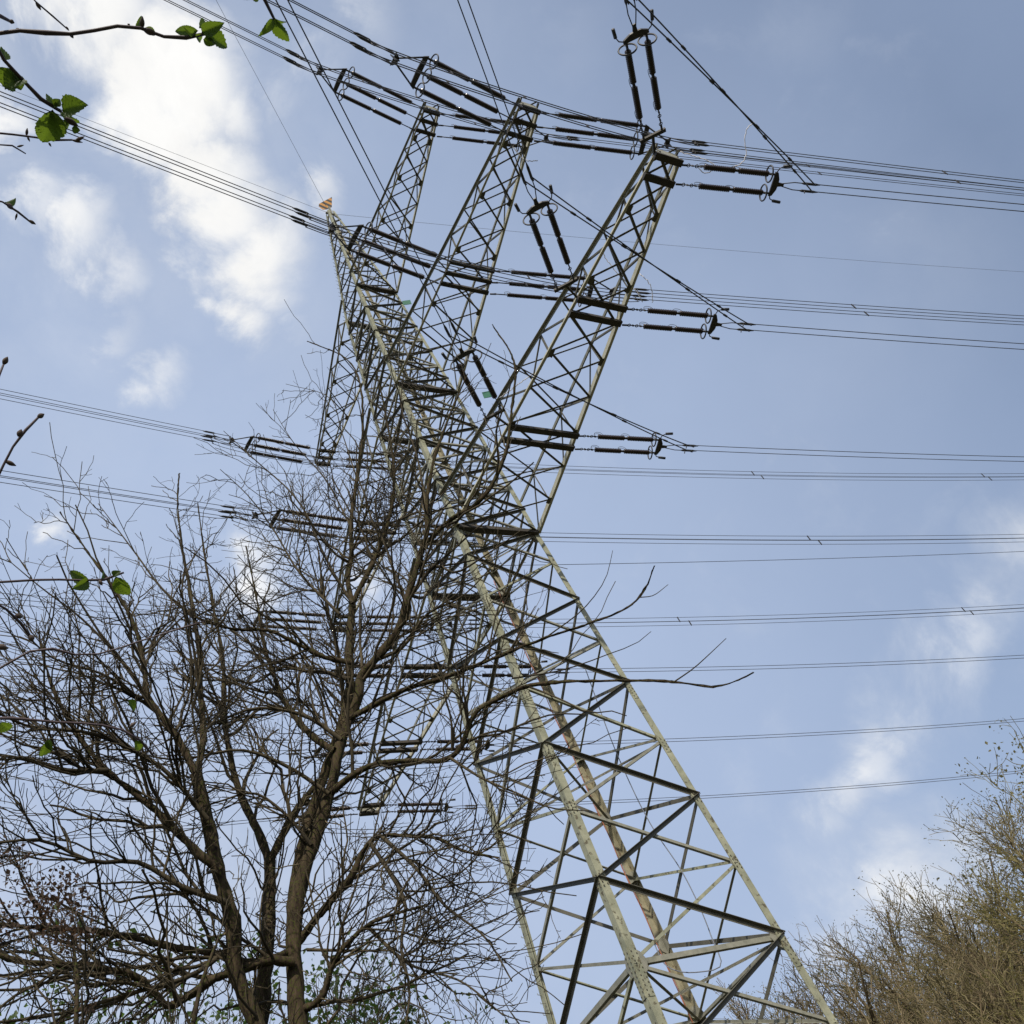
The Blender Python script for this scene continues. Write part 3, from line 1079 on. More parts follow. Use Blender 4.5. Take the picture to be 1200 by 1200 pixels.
rope('white rope hanging from the topmost jumper to the right of the pylon', [on_ray(u, v, tipR + np.array([2.5, 0, 0])) for u, v in ((884, 143), (876, 150), (873, 165), (875, 178), (870, 190), (855, 197), (838, 199))])
rope('white rope trailing off the tip of the near lower crossarm', [on_ray(u, v, tipR + np.array([.7, 0, 0])) for u, v in ((797, 178), (812, 183), (828, 188), (838, 197), (826, 203), (818, 196), (835, 194), (858, 200))])
mR = att[('R', 'BM', 1)][0]
rope('white rope looped past the middle of the near lower crossarm', [on_ray(u, v, mR + np.array([-.6, 0, 0.3])) for u, v in ((704, 293), (712, 306), (725, 322), (738, 334), (748, 345), (753, 354))])
rope('short white rope dangling beside the middle of the near lower crossarm', [on_ray(u, v, mR + np.array([1.0, 0, 0])) for u, v in ((745, 318), (756, 326), (763, 337), (765, 354))])
aT = att[('R', 'MT', 1)][0]
rope('white rope hanging under the tip of the near middle crossarm', [on_ray(u, v, aT + np.array([0.5, 0, 0])) for u, v in ((592, 162), (604, 176), (613, 186), (622, 189), (630, 188))], 0.022)
bI = att[('B', 'BI', 1)][0]
rope('pale rope stretched from the inner branch insulators to the near lower crossarm', [on_ray(u, v, bI + np.array([.4, -.3, 0])) for u, v in ((586, 466), (605, 452), (622, 440), (634, 432))], 0.02)


# ------------------------------------------------------------------ trees
def resample(P, Rr, t):
    """sample curves P (N,m,3) at per-row parameter arrays t (K,) with row index"""
    pass


def grow(P, Rr, idx, L, ang, up, m, t0=0.12, wob=0.05, rk=0.55, rmin=0.004, tip=0.5, bend=0.35, tpow=1.0, thick=0.0085):
    """children: idx = parent row per child, L = child lengths"""
    N, mp, _ = P.shape
    K = len(idx)
    t = t0 + (0.98 - t0) * rng.random(K) ** tpow
    f = t * (mp - 1)
    i0 = np.clip(f.astype(int), 0, mp - 2)
    w = (f - i0)[:, None]
    p0 = P[idx, i0] * (1 - w) + P[idx, i0 + 1] * w
    r0 = Rr[idx, i0] * (1 - w[:, 0]) + Rr[idx, i0 + 1] * w[:, 0]
    T = P[idx, i0 + 1] - P[idx, i0]
    T /= np.linalg.norm(T, axis=1, keepdims=True) + 1e-9
    q = rng.normal(size=(K, 3))
    q -= T * (q * T).sum(1, keepdims=True)
    q /= np.linalg.norm(q, axis=1, keepdims=True) + 1e-9
    A = np.radians(rng.normal(ang, 11, K))[:, None]
    d = T * np.cos(A) + q * np.sin(A)
    d[:, 2] += up
    d /= np.linalg.norm(d, axis=1, keepdims=True)
    L = (L * (1 - 0.45 * t))[:, None, None]
    s = np.linspace(0, 1, m)[None, :, None]
    bd = rng.normal(size=(K, 3)) * bend
    bd[:, 2] += bend * 0.6
    C = p0[:, None, :] + L * (s * d[:, None, :] + s * s * bd[:, None, :] * 0.5)
    jit = rng.normal(size=(K, m, 3)) * wob
    jit[:, 0] = 0
    C += L * np.cumsum(jit, axis=1) * 0.5
    rc = np.maximum(np.minimum(r0 * rk, 0.005 + L[:, 0, 0] * thick), rmin)
    RC = rc[:, None] * (1 - (1 - tip) * np.linspace(0, 1, m)[None, :])
    RC = np.maximum(RC, rmin * 0.75)
    return C, RC


def lens(P):
    return np.linalg.norm(np.diff(P, axis=1), axis=2).sum(1)


def spawn(P, per_m, lo, hi, cap=40):
    l = lens(P)
    n = np.clip(rng.poisson(l * per_m), 0, cap)
    idx = np.repeat(np.arange(len(P)), n)
    L = rng.uniform(lo, hi, len(idx))
    return idx, L


def merge(parts, k_list):
    Vs, Fs, off = [], [], 0
    for (P, Rr), k in zip(parts, k_list):
        if len(P) == 0:
            continue
        V, F = batch_tubes(P, Rr, k)
        Vs.append(V); Fs.append(F + off); off += len(V)
    return np.concatenate(Vs), np.concatenate(Fs)


def leaf_quads(C, size, spread=0.5):
    """small bent diamond leaves at points C"""
    N = len(C)
    a = rng.normal(size=(N, 3)); a[:, 2] -= 0.3
    a /= np.linalg.norm(a, axis=1, keepdims=True)
    b = np.cross(a, rng.normal(size=(N, 3))); b /= np.linalg.norm(b, axis=1, keepdims=True)
    c = np.cross(a, b)
    s = (size * rng.uniform(0.6, 1.3, N))[:, None]
    V = np.stack([C, C + a * s * .5 + b * s * .32 + c * s * .1, C + a * s, C + a * s * .5 - b * s * .32 + c * s * .1], 1).reshape(-1, 3)
    F = np.arange(N * 4).reshape(N, 4)
    return V, F


def pt(u, v, Dh):
    """point in direction (u,v) at horizontal distance Dh from the camera"""
    r = ray(u, v)
    return CAM + r * (Dh / math.hypot(r[0], r[1]))


def limb(pts, r0, r1, m=16):
    P = catmull([pt(*p) if len(p) == 3 and p[2] > 0 and p[0] > -900 else np.array(p) for p in pts], m)
    return P, np.linspace(r0, r1, m)


# the large bare multi-stemmed tree in front of the pylon
base = pt(338, 1200, 12.0); base[2] = 0
foot = [tuple(base), ]


def xyz(p):
    return tuple(p)


def chain(pxs, D0, D1, r0, r1, start=None, m=16):
    n = len(pxs)
    pts = [pt(u, v, D0 + (D1 - D0) * i / max(1, n - 1)) for i, (u, v) in enumerate(pxs)]
    if start is not None:
        pts = [np.array(s) for s in start] + pts
    t = np.linspace(0, 1, m)
    return catmull(pts, m), r0 + (r1 - r0) * t ** 0.85


b0 = base
main = [
    # stems
    (chain([(345, 1180), (341, 1110), (345, 1060), (365, 990), (385, 930), (400, 867), (411, 840)], 12.0, 12.1, .175, .07, [b0, b0 + np.array([0.05, -.02, 3.2])], 20)),
    (chain([(411, 840), (420, 817), (428, 783), (437, 775), (462, 745), (473, 722), (476, 707), (488, 668), (495, 644), (500, 627), (500, 597), (505, 555), (522, 500), (548, 438)], 12.1, 11.4, .078, .010, None, 22)),
    (chain([(495, 644), (515, 620), (542, 600), (558, 591), (588, 545), (600, 480), (604, 430), (577, 380)], 11.8, 11.2, .05, .007)),
    (chain([(480, 700), (512, 663), (533, 671), (570, 650), (610, 622)], 12, 11.4, .035, .008)),
    (chain([(343, 1090), (345, 1050), (352, 1005), (368, 945), (384, 900), (402, 850), (413, 800), (411, 767), (412, 733), (413, 707)], 12.15, 12.5, .085, .06)),
    (chain([(413, 707), (408, 690), (412, 650), (411, 617), (418, 560), (425, 500), (405, 420), (360, 400)], 12.5, 12.9, .05, .008)),
    (chain([(413, 707), (426, 681), (443, 648), (452, 623), (459, 597), (462, 570), (455, 500), (440, 430)], 12.5, 12.2, .05, .008)),
    # pale second stem with its fork
    (chain([(305, 1180), (312, 1110), (314, 1050), (316, 1010)], 12.7, 12.9, .13, .085, [b0 + np.array([-.25, .3, 0]), b0 + np.array([-.3, .4, 3.0])])),
    (chain([(316, 1010), (303, 975), (290, 950), (273, 900), (267, 867), (263, 833), (262, 780), (252, 720), (240, 650), (232, 590)], 12.9, 13.5, .065, .008)),
    (chain([(316, 1010), (325, 990), (337, 967), (360, 930), (385, 905), (400, 850), (398, 780), (380, 700), (372, 640)], 12.9, 13.2, .06, .012)),
    # left stem
    (chain([(293, 1183), (278, 1150), (273, 1117), (273, 1083), (267, 1058), (255, 1020), (248, 983), (243, 960), (237, 933), (230, 907)], 11.6, 11.0, .14, .075, [b0 + np.array([-.1, -.25, 0]), b0 + np.array([-.15, -.3, 3.0])], 20)),
    (chain([(230, 907), (207, 863), (187, 837), (173, 817), (170, 790), (163, 750), (140, 700), (105, 650), (70, 600)], 11.0, 10.6, .05, .007)),
    (chain([(230, 907), (236, 885), (238, 860), (234, 800), (234, 767), (228, 725), (222, 690), (213, 640), (208, 585), (210, 555)], 11.0, 11.6, .05, .007)),
    (chain([(257, 1020), (233, 1000), (187, 953), (150, 923), (127, 903), (85, 850), (60, 800), (45, 740)], 11.1, 10.4, .055, .009)),
    (chain([(127, 903), (80, 903), (30, 890), (-20, 880), (-60, 860)], 10.5, 9.8, .035, .012)),
    (chain([(173, 817), (130, 760), (90, 720), (50, 690), (8, 655)], 10.9, 10.2, .03, .006)),
    (chain([(187, 837), (120, 790), (60, 770), (10, 720)], 10.9, 10.0, .028, .006)),
    (chain([(228, 725), (190, 690), (160, 650), (115, 590)], 11.3, 11, .026, .006)),
    # low horizontals
    (chain([(345, 1112), (325, 1122), (290, 1128), (265, 1120), (200, 1108), (130, 1092), (60, 1086), (-30, 1082)], 12.0, 11.2, .05, .02)),
    (chain([(345, 1128), (318, 1126), (285, 1136), (240, 1152), (200, 1178), (187, 1178), (175, 1153), (142, 1140), (100, 1132), (67, 1130), (25, 1127), (-40, 1105)], 11.8, 10.8, .055, .025)),
    (chain([(275, 1105), (230, 1140), (150, 1165), (60, 1190), (-20, 1200)], 11.6, 11.0, .035, .015)),
    (chain([(267, 1058), (215, 1040), (160, 1010), (110, 1010), (50, 985), (-20, 990)], 11.2, 10.2, .04, .012)),
    (chain([(243, 960), (190, 900), (110, 860), (30, 850), (-30, 820)], 11.0, 9.5, .035, .012)),
    # right limbs
    (chain([(342, 1115), (380, 1065), (410, 1030), (433, 987), (447, 980), (473, 980), (513, 983), (540, 997), (585, 1005)], 12.0, 11.2, .055, .008)),
    (chain([(385, 930), (405, 915), (433, 898), (473, 892), (527, 888), (540, 877), (553, 840), (583, 820), (610, 807), (660, 800), (733, 798), (790, 799), (847, 804), (883, 788)], 12.0, 10.4, .05, .006, None, 24)),
    (chain([(790, 799), (813, 783), (833, 765), (851, 748)], 10.55, 10.3, .010, .004, None, 8)),
    (chain([(527, 888), (567, 913), (607, 930), (647, 947), (690, 950)], 11.3, 10.7, .025, .006)),
    (chain([(403, 846), (428, 832), (457, 817), (477, 807), (503, 800), (545, 785), (590, 767), (640, 747), (700, 727), (735, 712), (750, 700), (767, 663)], 12.1, 10.8, .045, .005, None, 20)),
    (chain([(750, 700), (765, 698), (783, 685)], 10.9, 10.8, .008, .004, None, 8)),
    (chain([(640, 747), (687, 710), (710, 677), (718, 645)], 11.3, 11, .012, .004, None, 10)),
    (chain([(600, 795), (660, 785), (717, 765), (747, 753), (763, 740)], 11.3, 10.8, .014, .004, None, 10)),
    (chain([(433, 987), (455, 1020), (475, 1060), (470, 1110), (480, 1160), (470, 1230)], 11.6, 11.0, .03, .012)),
    (chain([(447, 980), (490, 1020), (520, 1060), (570, 1100), (600, 1150)], 11.4, 10.6, .03, .008)),
    (chain([(360, 1113), (410, 1114), (462, 1114)], 12.0, 11.6, .022, .012, None, 8)),
    (chain([(340, 1190), (375, 1170), (395, 1120), (430, 1085), (500, 1060)], 12.0, 11.2, .05, .01)),
    (chain([(430, 1085), (480, 1130), (540, 1150), (590, 1190)], 11.6, 10.8, .025, .008)),
    # crown limbs to the left of the main stem
    (chain([(415, 777), (387, 772), (345, 752), (320, 740), (277, 737), (240, 728), (200, 700)], 12.0, 11.2, .045, .008)),
    (chain([(410, 797), (383, 788), (362, 787), (330, 782), (300, 800), (260, 790), (215, 770)], 12.2, 12.8, .04, .008)),
    (chain([(392, 880), (362, 860), (348, 842), (333, 822), (323, 800), (310, 760), (300, 700), (288, 640)], 12.0, 12.4, .055, .007)),
    (chain([(413, 707), (390, 670), (375, 640), (358, 600), (346, 583), (300, 540), (262, 505)], 12.4, 12.0, .032, .006)),
    (chain([(398, 720), (350, 670), (320, 620), (290, 580), (258, 550)], 12.2, 11.6, .03, .006)),
    (chain([(411, 617), (380, 560), (345, 520), (320, 480)], 12.7, 12.4, .022, .005)),
    (chain([(418, 560), (400, 505), (385, 465), (335, 450)], 12.8, 12.8, .018, .005)),
    (chain([(500, 597), (490, 540), (470, 470), (480, 410)], 11.8, 12.0, .028, .006)),
    (chain([(476, 707), (455, 650), (440, 600), (450, 540)], 12.0, 12.3, .03, .007)),
    (chain([(437, 775), (470, 760), (500, 720), (540, 700), (580, 660)], 12.0, 11.4, .035, .007)),
    (chain([(400, 867), (360, 840), (300, 830), (240, 850), (180, 850)], 12.0, 11.4, .04, .01)),
    (chain([(385, 930), (340, 900), (290, 880), (200, 890), (150, 880)], 11.9, 11.0, .035, .01)),
    (chain([(365, 990), (330, 950), (300, 930), (255, 940), (200, 960)], 11.9, 11.3, .03, .008)),
]
bt = thing('bare_tree', 'large leafless multi-stemmed tree with mossy bark in front of the pylon', 'tree', base)
mm = [c for c in main]
big = []
for P, Rr in mm:
    if Rr[0] > 0.04:
        Q_ = catmull(P, 60); q_ = np.interp(np.linspace(0, 1, 60), np.linspace(0, 1, len(Rr)), Rr)
        Q_[1:] += np.cumsum(rng.normal(0, 0.10, (59, 3)) * q_[1:, None], 0) * 0.35 * np.sin(np.linspace(0, math.pi, 60))[1:, None] ** 0.6
        q_ = q_ * (1 + 0.10 * np.sin(np.arange(60) * 0.9 + rng.random() * 6) * rng.random(60) + rng.normal(0, 0.05, 60))
        big.append((Q_[None], q_[None]))
V, F = merge(big, [10] * len(big))
V = V + rng.normal(0, 0.006, V.shape)
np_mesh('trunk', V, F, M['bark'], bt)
allP = [(catmull(P, 16), np.interp(np.linspace(0, 1, 16), np.linspace(0, 1, len(Rr)), Rr)) for P, Rr in mm]
P0 = np.stack([a for a, b in allP]); R0 = np.stack([b for a, b in allP])
# the thin isolated shoots over the sky stay nearly bare
quiet = np.array([P[-1] @ MR > 0 and Rr[0] < 0.016 for P, Rr in allP])
stemlike = R0[:, 0] > 0.08
small = [(P[None], Rr[None]) for P, Rr in mm if Rr[0] <= 0.04]
wP = P0[~quiet & ~stemlike]; wR = R0[~quiet & ~stemlike]
i1, L1 = spawn(wP, 7.2, 0.4, 2.5, 60)
B1 = grow(wP, wR, i1, L1, 44, 0.18, 8, 0.06, 0.045, 0.62, 0.008, 0.45, 0.2, 1.0, 0.013)


def prune(B):
    d = B[0][:, 0] - CAM
    w_ = d @ MF
    u_ = 600 + 1107.93 * (d @ MR) / w_
    v_ = 600 - 1107.93 * (d @ MU) / w_
    keep = np.interp(v_ + np.interp(u_, [250, 340, 500, 560], [-60, 90, 90, 0]), [430, 560, 690, 800], [0.20, 0.38, 0.78, 1.0]) * np.interp(u_, [540, 620, 660], [1, .35, 0])
    k = rng.random(len(d)) < keep
    return B[0][k], B[1][k]


B1 = prune(B1)
i2, L2 = spawn(B1[0], 4.6, 0.25, 1.2, 12)
B2 = prune(grow(*B1, i2, L2, 46, 0.14, 6, 0.12, 0.05, 0.62, 0.0062, 0.5, 0.2, 1.0, 0.010))
i3, L3 = spawn(B2[0], 2.2, 0.08, 0.36, 5)
B3 = grow(*B2, i3, L3, 48, 0.1, 4, 0.2, 0.07, 0.7, 0.0046)
sP = P0[stemlike]; sR = R0[stemlike]
i4, L4 = spawn(sP[:, 5:], 4.5, 0.4, 1.9, 26)
B4 = grow(sP[:, 5:], sR[:, 5:], i4, L4, 60, 0.15, 8, 0.1, 0.07, 0.35, 0.0075, 0.5, 0.35, 1.0, 0.012)
i5, L5 = spawn(B4[0], 3.6, 0.2, 0.8, 10)
B5 = grow(*B4, i5, L5, 45, 0.12, 6, 0.1, 0.07, 0.6, 0.0052)
i6, L6 = spawn(sP[:, 4:], 4.0, 0.5, 1.8, 22)
B6 = grow(sP[:, 4:], sR[:, 4:], i6, L6, 75, -0.75, 9, 0.05, 0.09, 0.3, 0.0055, 0.6, 0.5, 1.0, 0.006)
V, F = merge(small + [B1, B2, B3, B4, B5, B6], [6] * len(small) + [5, 3, 3, 4, 3, 4])
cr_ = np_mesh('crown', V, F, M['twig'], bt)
cr_.data.materials.append(M['vine'])
mi = np.zeros(len(F), dtype=np.int32)
mi[-B6[0].shape[0] * (B6[0].shape[1] - 1) * 4:] = 1
cr_.data.polygons.foreach_set('material_index', mi)
print('bare tree faces', len(F))


# generic procedural tree in local coordinates, height ~1 scaled later
def proc_tree(name, label, cat, loc, H, spread, mats, leaves=None, dens=1.0, nst=6, seed=1, group=None, tipr=0.010, levels=3, lean=0.0):
    global rng
    keep = rng
    rng = np.random.default_rng(seed)
    t = thing(name, label, cat, (0, 0, 0), group)
    stems = []
    n = 12
    for k in range(nst):
        A = 2 * math.pi * (k + rng.random() * 0.7) / nst
        rad = spread * rng.uniform(0.45, 1.0) * (0.35 if k == 0 else 1)
        h = H * (1.0 if k == 0 else rng.uniform(0.72, 0.98))
        s = np.linspace(0, 1, n)
        P = np.stack([rad * np.cos(A) * s ** 1.35, rad * np.sin(A) * s ** 1.35, h * (s * (1 - 0.12 * s))], 1)
        P += np.cumsum(rng.normal(0, 0.012 * H, P.shape), 0) * s[:, None]
        P[0] = (0.12 * math.cos(A), 0.12 * math.sin(A), -0.2)
        stems.append((P, np.linspace(0.011 * H, 0.0016 * H, n)))
    P0 = np.stack([a for a, b in stems]); R0 = np.stack([b for a, b in stems])
    V, F = merge([(P0, R0)], [7])
    np_mesh('trunk', V, F, mats[0], t)
    i1, L1 = spawn(P0, 3.4 * dens * 10 / H, 0.10 * H, 0.29 * H, 36)
    B1 = grow(P0, R0, i1, L1, 40, 0.25, 8, 0.22, 0.06, 0.55, tipr * 1.4, 0.4, 0.3, 1.0, 0.017)
    i2, L2 = spawn(B1[0], 3.4 * dens * 10 / H, 0.05 * H, 0.13 * H, 14)
    B2 = grow(*B1, i2, L2, 42, 0.2, 6, 0.1, 0.06, 0.6, tipr, 0.5)
    parts, ks = [B1, B2], [4, 3]
    last = B2
    if levels > 2:
        i3, L3 = spawn(B2[0], 1.9 * dens * 10 / H, 0.03 * H, 0.075 * H, 8)
        B3 = grow(*B2, i3, L3, 42, 0.15, 4, 0.1, 0.06, 0.7, tipr * 0.8, 0.6)
        parts.append(B3); ks.append(3); last = B3
    V, F = merge(parts, ks)
    np_mesh('crown', V, F, mats[1], t)
    if leaves:
        m, size, cnt, zmin = leaves
        ends = last[0][:, -1]
        ends = ends[ends[:, 2] > zmin * H]
        pick = rng.integers(0, len(ends), cnt)
        C = ends[pick] + rng.normal(0, size * 1.2, (cnt, 3))
        V, F = leaf_quads(C, size)
        np_mesh('leaves', V, F, m, t, False)
    t.location = tuple(float(x) for x in loc)
    rng = keep
    return t


def copy_tree(t, loc, rz, sc, label):
    r = t.copy()
    COL.objects.link(r)
    r.location = tuple(float(x) for x in loc)
    r.rotation_euler = (0, 0, rz)
    r.scale = sc if isinstance(sc, tuple) else (sc,) * 3
    r['label'] = label
    for ch in t.children:
        c = ch.copy()
        COL.objects.link(c)
        c.parent = r
        c.matrix_parent_inverse = Matrix()
    return r


def spot(u, v, Dh):
    p = pt(u, v, Dh)
    return np.array([p[0], p[1], 0.0]), p[2]


GRP = 'bare trees at the lower right'
trees = [
    # u, v of the top, distance, prototype, spread, label
    (1190, 895, 36, 'a', 'tall right-edge tree with a few green leaves at its top'),
    (1140, 985, 44, 'b', 'brown bushy bare tree left of the leafy-topped one'),
    (1098, 1040, 52, 'c', 'reddish bare tree where the treeline starts to fall'),
    (1058, 1055, 60, 'a2', 'pale fine-twigged bare tree on the sloping treeline'),
    (988, 1108, 66, 'c', 'rounded reddish-brown bare tree beside the pylon leg'),
    (948, 1148, 72, 'b', 'low bare tree seen just left of the right pylon leg'),
]
pa, ha = spot(1158, 868, 36)
protos = {}
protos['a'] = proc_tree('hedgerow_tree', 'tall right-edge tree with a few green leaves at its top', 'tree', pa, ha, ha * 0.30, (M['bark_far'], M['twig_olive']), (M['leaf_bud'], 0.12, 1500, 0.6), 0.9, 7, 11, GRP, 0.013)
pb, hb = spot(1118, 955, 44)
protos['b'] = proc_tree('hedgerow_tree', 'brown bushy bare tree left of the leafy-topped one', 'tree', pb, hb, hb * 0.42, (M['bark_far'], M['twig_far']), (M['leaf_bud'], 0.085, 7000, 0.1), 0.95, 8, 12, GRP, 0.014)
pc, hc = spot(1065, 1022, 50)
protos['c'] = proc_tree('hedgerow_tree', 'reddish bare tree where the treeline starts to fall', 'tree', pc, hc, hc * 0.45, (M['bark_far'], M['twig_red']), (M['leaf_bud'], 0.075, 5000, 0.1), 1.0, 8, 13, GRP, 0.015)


def put(key, u, v, Dh, rz, label, wide=1.0):
    loc, h = spot(u, v, Dh)
    h0 = {'a': ha, 'b': hb, 'c': hc}[key]
    s = h / h0
    return copy_tree(protos[key], loc, rz, (s * wide, s * wide, s), label)


put('c', 1030, 1050, 60, 2.2, 'pale fine-twigged bare tree on the sloping treeline', 1.1)
put('c', 965, 1090, 66, 4.0, 'rounded reddish-brown bare tree beside the right pylon leg', 1.2)
put('b', 915, 1145, 74, 1.3, 'low bare tree seen just left of the right pylon leg', 1.3)
put('b', 1160, 950, 40, 3.6, 'dense brown bare tree under the leafy-topped one at the right edge', 1.1)
put('b', 1090, 1050, 40, 5.2, 'olive-brown bare tree low in front of the reddish one', 1.2)
put('c', 1140, 1030, 34, 0.7, 'reddish twiggy tree low at the right edge', 1.2)
put('b', 1020, 1100, 50, 2.9, 'bushy brown tree filling the bottom edge right of the pylon leg', 1.4)
put('c', 990, 1135, 46, 5.9, 'small reddish bush right against the pylon leg at the bottom', 1.5)
put('a', 1190, 960, 30, 2.0, 'olive tree with small leaves cut off by the right edge', 1.2)
put('a', 1150, 1120, 27, 1.1, 'olive mossy tree low in the bottom right corner', 1.5)
put('b', 1060, 1150, 31, 4.4, 'tan bush at the bottom edge left of the corner', 1.6)
put('c', 865, 1178, 80, 3.3, 'tiny hazy bare tree between the pylon legs at the bottom', 1.4)
put('b', 1070, 1115, 36, 0.2, 'brown bush at the bottom edge under the sloping treeline', 1.5)

# young leafing shrubs behind the bare tree, bottom left
ps, hs = spot(235, 1105, 19)
proc_tree('leafing_tree', 'small tree with fresh green leaves low behind the bare tree trunks', 'tree', ps, hs, hs * 0.28, (M['bark'], M['twig']), (M['leaf_small'], 0.13, 9000, 0.5), 1.1, 8, 21, None, 0.008)
ps, hs = spot(400, 1090, 21)
proc_tree('leafing_tree', 'small sparse tree with green leaves right of the main trunk', 'tree', ps, hs, hs * 0.22, (M['bark'], M['twig']), (M['leaf_small'], 0.11, 1800, 0.5), 0.9, 6, 22, None, 0.008)
# tree at left with dry leaf clusters
ps, hs = spot(35, 1000, 9.0)
dt = proc_tree('withered_tree', 'bare tree with clumps of dry brown leaves at the lower left', 'tree', ps, hs, hs * 0.30, (M['bark'], M['twig']), None, 0.62, 4, 23, None, 0.004)
cl = []
for (u, v, s, n) in ((72, 1030, 9, 70), (85, 1050, 9, 70), (60, 1060, 14, 110), (40, 1050, 14, 80), (100, 1082, 12, 80), (15, 1012, 14, 80), (55, 1088, 16, 110), (80, 1098, 10, 60), (103, 1180, 6, 40), (20, 1075, 14, 70)):
    for k in range(n):
        cl.append(pt(u + rng.normal(0, s), v + rng.normal(0, s), 9.0 + rng.normal(0, 0.25)))
V, F = leaf_quads(np.array(cl), 0.05)
np_mesh('dry_leaves', V, F, M['leaf_dry'], dt, False)

# ------------------------------------------------------------------ shrub right beside the camera
stem0 = np.array([CAM[0] - 1.15, CAM[1] + 0.75, 0.0])
sh = thing('leafy_shrub', 'close shrub whose budding shoots with fresh green leaves reach in from the left edge', 'shrub', stem0)
mb = MB()
mb.tube(catmull([stem0, stem0 + np.array([.03, 0, 1.2]), stem0 + np.array([-.02, .03, 2.4]), stem0 + np.array([.05, .02, 3.6]), stem0 + np.array([.12, .0, 4.4])], 24), np.linspace(.035, .009, 24), 8)
mb.build('stem', M['near_twig'], sh, True)


def px3(u, v, d):
    return CAM + ray(u, v) * d


def leaf_mesh(p, a, n, L, wd, curl):
    """serrated leaf: base p, axis a, face normal n"""
    a = a / np.linalg.norm(a)
    n = n - a * (n @ a); n /= np.linalg.norm(n)
    b = np.cross(n, a)
    mb = MB()
    nu, nv = 27, 9
    V = []
    for i in range(nu):
        t = i / (nu - 1)
        w = wd * (math.sin(math.pi * t ** 0.72)) ** 0.8 if 0 < t < 1 else 0.0
        w *= 1 + (0.035 if i % 2 else -0.03)
        for j in range(nv):
            s = (j / (nv - 1) - 0.5) * 2
            rip = 0.05 * wd * math.cos((t * 15 - abs(s) * 4.0) * math.pi) * min(1, 2 * abs(s))
            V.append(p + a * L * (t - 0.06 * (1 - abs(s)) * 0 + 0.05 * abs(s) * (1 - t)) + b * s * w * 0.5 + n * (abs(s) * w * 0.34 - curl * L * t * t + rip))
    Fs = [(i * nv + j, i * nv + j + 1, (i + 1) * nv + j + 1, (i + 1) * nv + j) for i in range(nu - 1) for j in range(nv - 1)]
    mb.add(V, Fs)
    return mb


def shoot(pxs, d, r0, r1, leaves=(), buds=(), join=None):
    pts = [px3(u, v, d + 0.03 * i / max(1, len(pxs) - 1)) for i, (u, v) in enumerate(pxs)]
    z = join if join else pts[0][2] - 0.15
    k = np.interp(z, [0, 4.4], [0, 1])
    st = stem0 + np.array([.12 * max(0, (z - 2.4) / 2), 0, z])
    pre = pts[0] - (pts[1] - pts[0]) / np.linalg.norm(pts[1] - pts[0]) * 0.12 - MR * 0.05
    P = catmull([st, st * 0.45 + pre * 0.55 - MR * 0.1, pre] + pts, 46)
    mb = MB()
    rr = np.linspace(r0 * 1.25, r1, 46)
    for i in range(20, 46, 6):
        rr[i] *= 1.35
    mb.tube(P, rr, 7)
    br = mb.build('shoot', M['near_twig'], sh, True)
    for (u, v, u2, v2, w, tilt) in leaves:
        p = px3(u, v, d + 0.02); q = px3(u2, v2, d + 0.02 + tilt * 0.02)
        L = np.linalg.norm(q - p)
        nn = -ray(u, v) + MR * rng.normal(0, .45) + MU * rng.normal(0, .45)
        px = d / 1107.93
        leaf_mesh(p, q - p, nn, L, w * px, rng.uniform(0.05, 0.38)).build('leaf', M['leaf'], br, True)
    for (u, v, u2, v2, w) in buds:
        p = px3(u, v, d + 0.02); q = px3(u2, v2, d + 0.02)
        px = d / 1107.93
        mb = MB()
        tt = np.linspace(0, 1, 7)
        mb.tube(p + (q - p) * tt[:, None], np.maximum(0.0004, w * px * 0.36 * np.sin(math.pi * (0.12 + 0.86 * tt))), 7)
        mb.build('bud', M['bud'], br, True)


Q = 1.55
px_r = Q / 1107.93
shoot([(-15, 41), (20, 36), (80, 40), (115, 35), (150, 30), (165, 33), (185, 40), (205, 47), (222, 43), (243, 39)], Q, 2.6 * px_r, 1.6 * px_r,
      leaves=[(240, 40, 268, 55, 19, 1), (236, 38, 262, 27, 14, -1), (228, 40, 240, 50, 8, 1), (226, 41, 218, 33, 7, -1), (158, 32, 170, 18, 7, 1), (168, 34, 186, 40, 8, 1), (233, 36, 203, 37, 11, 1), (233, 33, 248, 24, 12, 2), (238, 46, 252, 52, 10, 0)],
      buds=[(166, 34, 167, 19, 7), (168, 34, 184, 40, 10), (82, 39, 86, 45, 5), (20, 36, 22, 33, 5), (150, 30, 152, 28, 4)])
shoot([(-12, 40), (0, 62), (10, 78), (30, 97), (44, 112), (57, 124), (72, 131)], Q * .95, 2.8 * px_r, 1.5 * px_r,
      leaves=[(62, 128, 52, 172, 29, 1), (73, 130, 101, 122, 22, -1), (76, 134, 90, 156, 17, 2), (70, 125, 46, 110, 9, 1), (14, 80, 4, 106, 26, 1), (26, 92, 6, 102, 22, -1), (2, 70, 4, 56, 12, 1), (64, 124, 70, 116, 9, 0), (18, 86, 24, 106, 14, 0), (70, 133, 84, 146, 10, 1), (84, 150, 94, 153, 8, 0), (58, 130, 66, 150, 12, 2)],
      buds=[(76, 138, 92, 148, 9)])
shoot([(-12, 155), (10, 157), (35, 160), (62, 164), (85, 164)], Q * 1.05, 1.7 * px_r, 1.0 * px_r,
      buds=[(84, 164, 97, 167, 4), (88, 165, 99, 160, 5), (31, 159, 32, 150, 4), (32, 160, 35, 166, 3), (57, 167, 60, 172, 3)])
shoot([(-12, 169), (5, 170), (20, 172), (30, 180)], Q * 1.1, 1.2 * px_r, 0.7 * px_r, buds=[(20, 172, 28, 170, 3)])
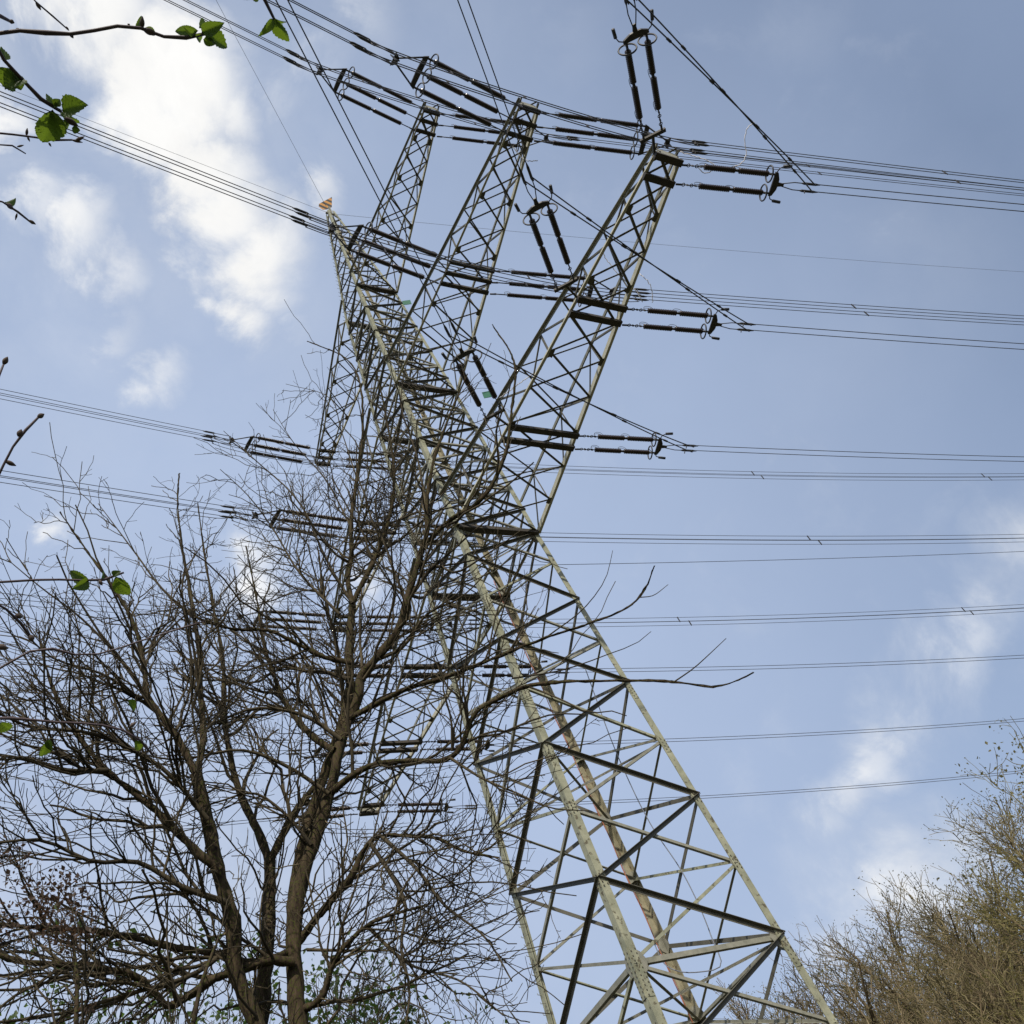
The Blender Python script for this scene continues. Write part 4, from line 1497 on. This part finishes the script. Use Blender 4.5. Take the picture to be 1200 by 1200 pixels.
shoot([(20, -22), (38, -2), (55, 14), (70, 25), (80, 35)], Q * 1.1, 1.6 * px_r, 0.7 * px_r, buds=[(42, 2, 48, 12, 5), (77, 31, 81, 36, 3)])
shoot([(-8, 15), (5, 21), (14, 26)], Q, 2.2 * px_r, 1.4 * px_r, buds=[(11, 24, 17, 27, 6)])
shoot([(298, -25), (307, -8), (312, 5), (318, 17), (322, 24)], Q * 1.0, 1.9 * px_r, 1.4 * px_r,
      leaves=[(321, 20, 338, 52, 15, 1), (320, 22, 309, 41, 9, -1), (323, 22, 336, 28, 8, 1), (300, -10, 277, -3, 10, 0), (304, -6, 290, 2, 8, 1)])
shoot([(-12, 233), (4, 237), (15, 243), (26, 253), (38, 262)], Q * 1.02, 1.3 * px_r, 0.9 * px_r, leaves=[(6, 237, 18, 236, 9, 1)],
      buds=[(8, 238, 16, 246, 7), (34, 258, 42, 263, 5), (20, 250, 18, 258, 3)])
shoot([(-18, 590), (-4, 562), (9, 535), (22, 513), (36, 498), (47, 487)], Q, 2.0 * px_r, 1.2 * px_r, buds=[(44, 489, 52, 485, 8), (22, 512, 25, 503, 9), (6, 540, 19, 546, 7)])
shoot([(-10, 460), (0, 437), (5, 425)], Q, 1.8 * px_r, 1.0 * px_r, buds=[(4, 427, 9, 418, 8)])
shoot([(-15, 683), (20, 681), (60, 679), (90, 680), (110, 680), (130, 678), (145, 671)], Q, 2.2 * px_r, 1.1 * px_r,
      leaves=[(105, 680, 80, 670, 15, 1), (104, 681, 86, 690, 13, -1), (135, 675, 152, 700, 17, 1), (133, 676, 140, 668, 9, 0), (118, 679, 122, 670, 8, 1)],
      buds=[(116, 680, 120, 686, 6)])
shoot([(-15, 792), (10, 777), (28, 767), (50, 758), (75, 765), (105, 768), (135, 761), (165, 751), (200, 740), (240, 728)], Q * 1.3, 3.4 * px_r, 1.0 * px_r)
shoot([(-12, 703), (3, 711), (15, 720), (28, 735), (38, 750)], Q * .9, 1.8 * px_r, 1.1 * px_r, buds=[(18, 720, 26, 724, 8), (36, 744, 38, 752, 9), (-4, 757, 10, 760, 9)])
shoot([(-15, 842), (20, 842), (60, 846), (100, 848), (140, 854), (165, 868), (180, 886)], Q * 1.25, 3.6 * px_r, 1.2 * px_r,
      leaves=[(0, 846, 14, 858, 13, 1), (55, 868, 50, 890, 12, 1), (57, 866, 60, 880, 8, 0), (150, 820, 160, 832, 9, 0), (158, 868, 166, 880, 10, 1)],
      buds=[(152, 852, 160, 846, 6)])
print('objects', len(bpy.data.objects), 'braces', nb)
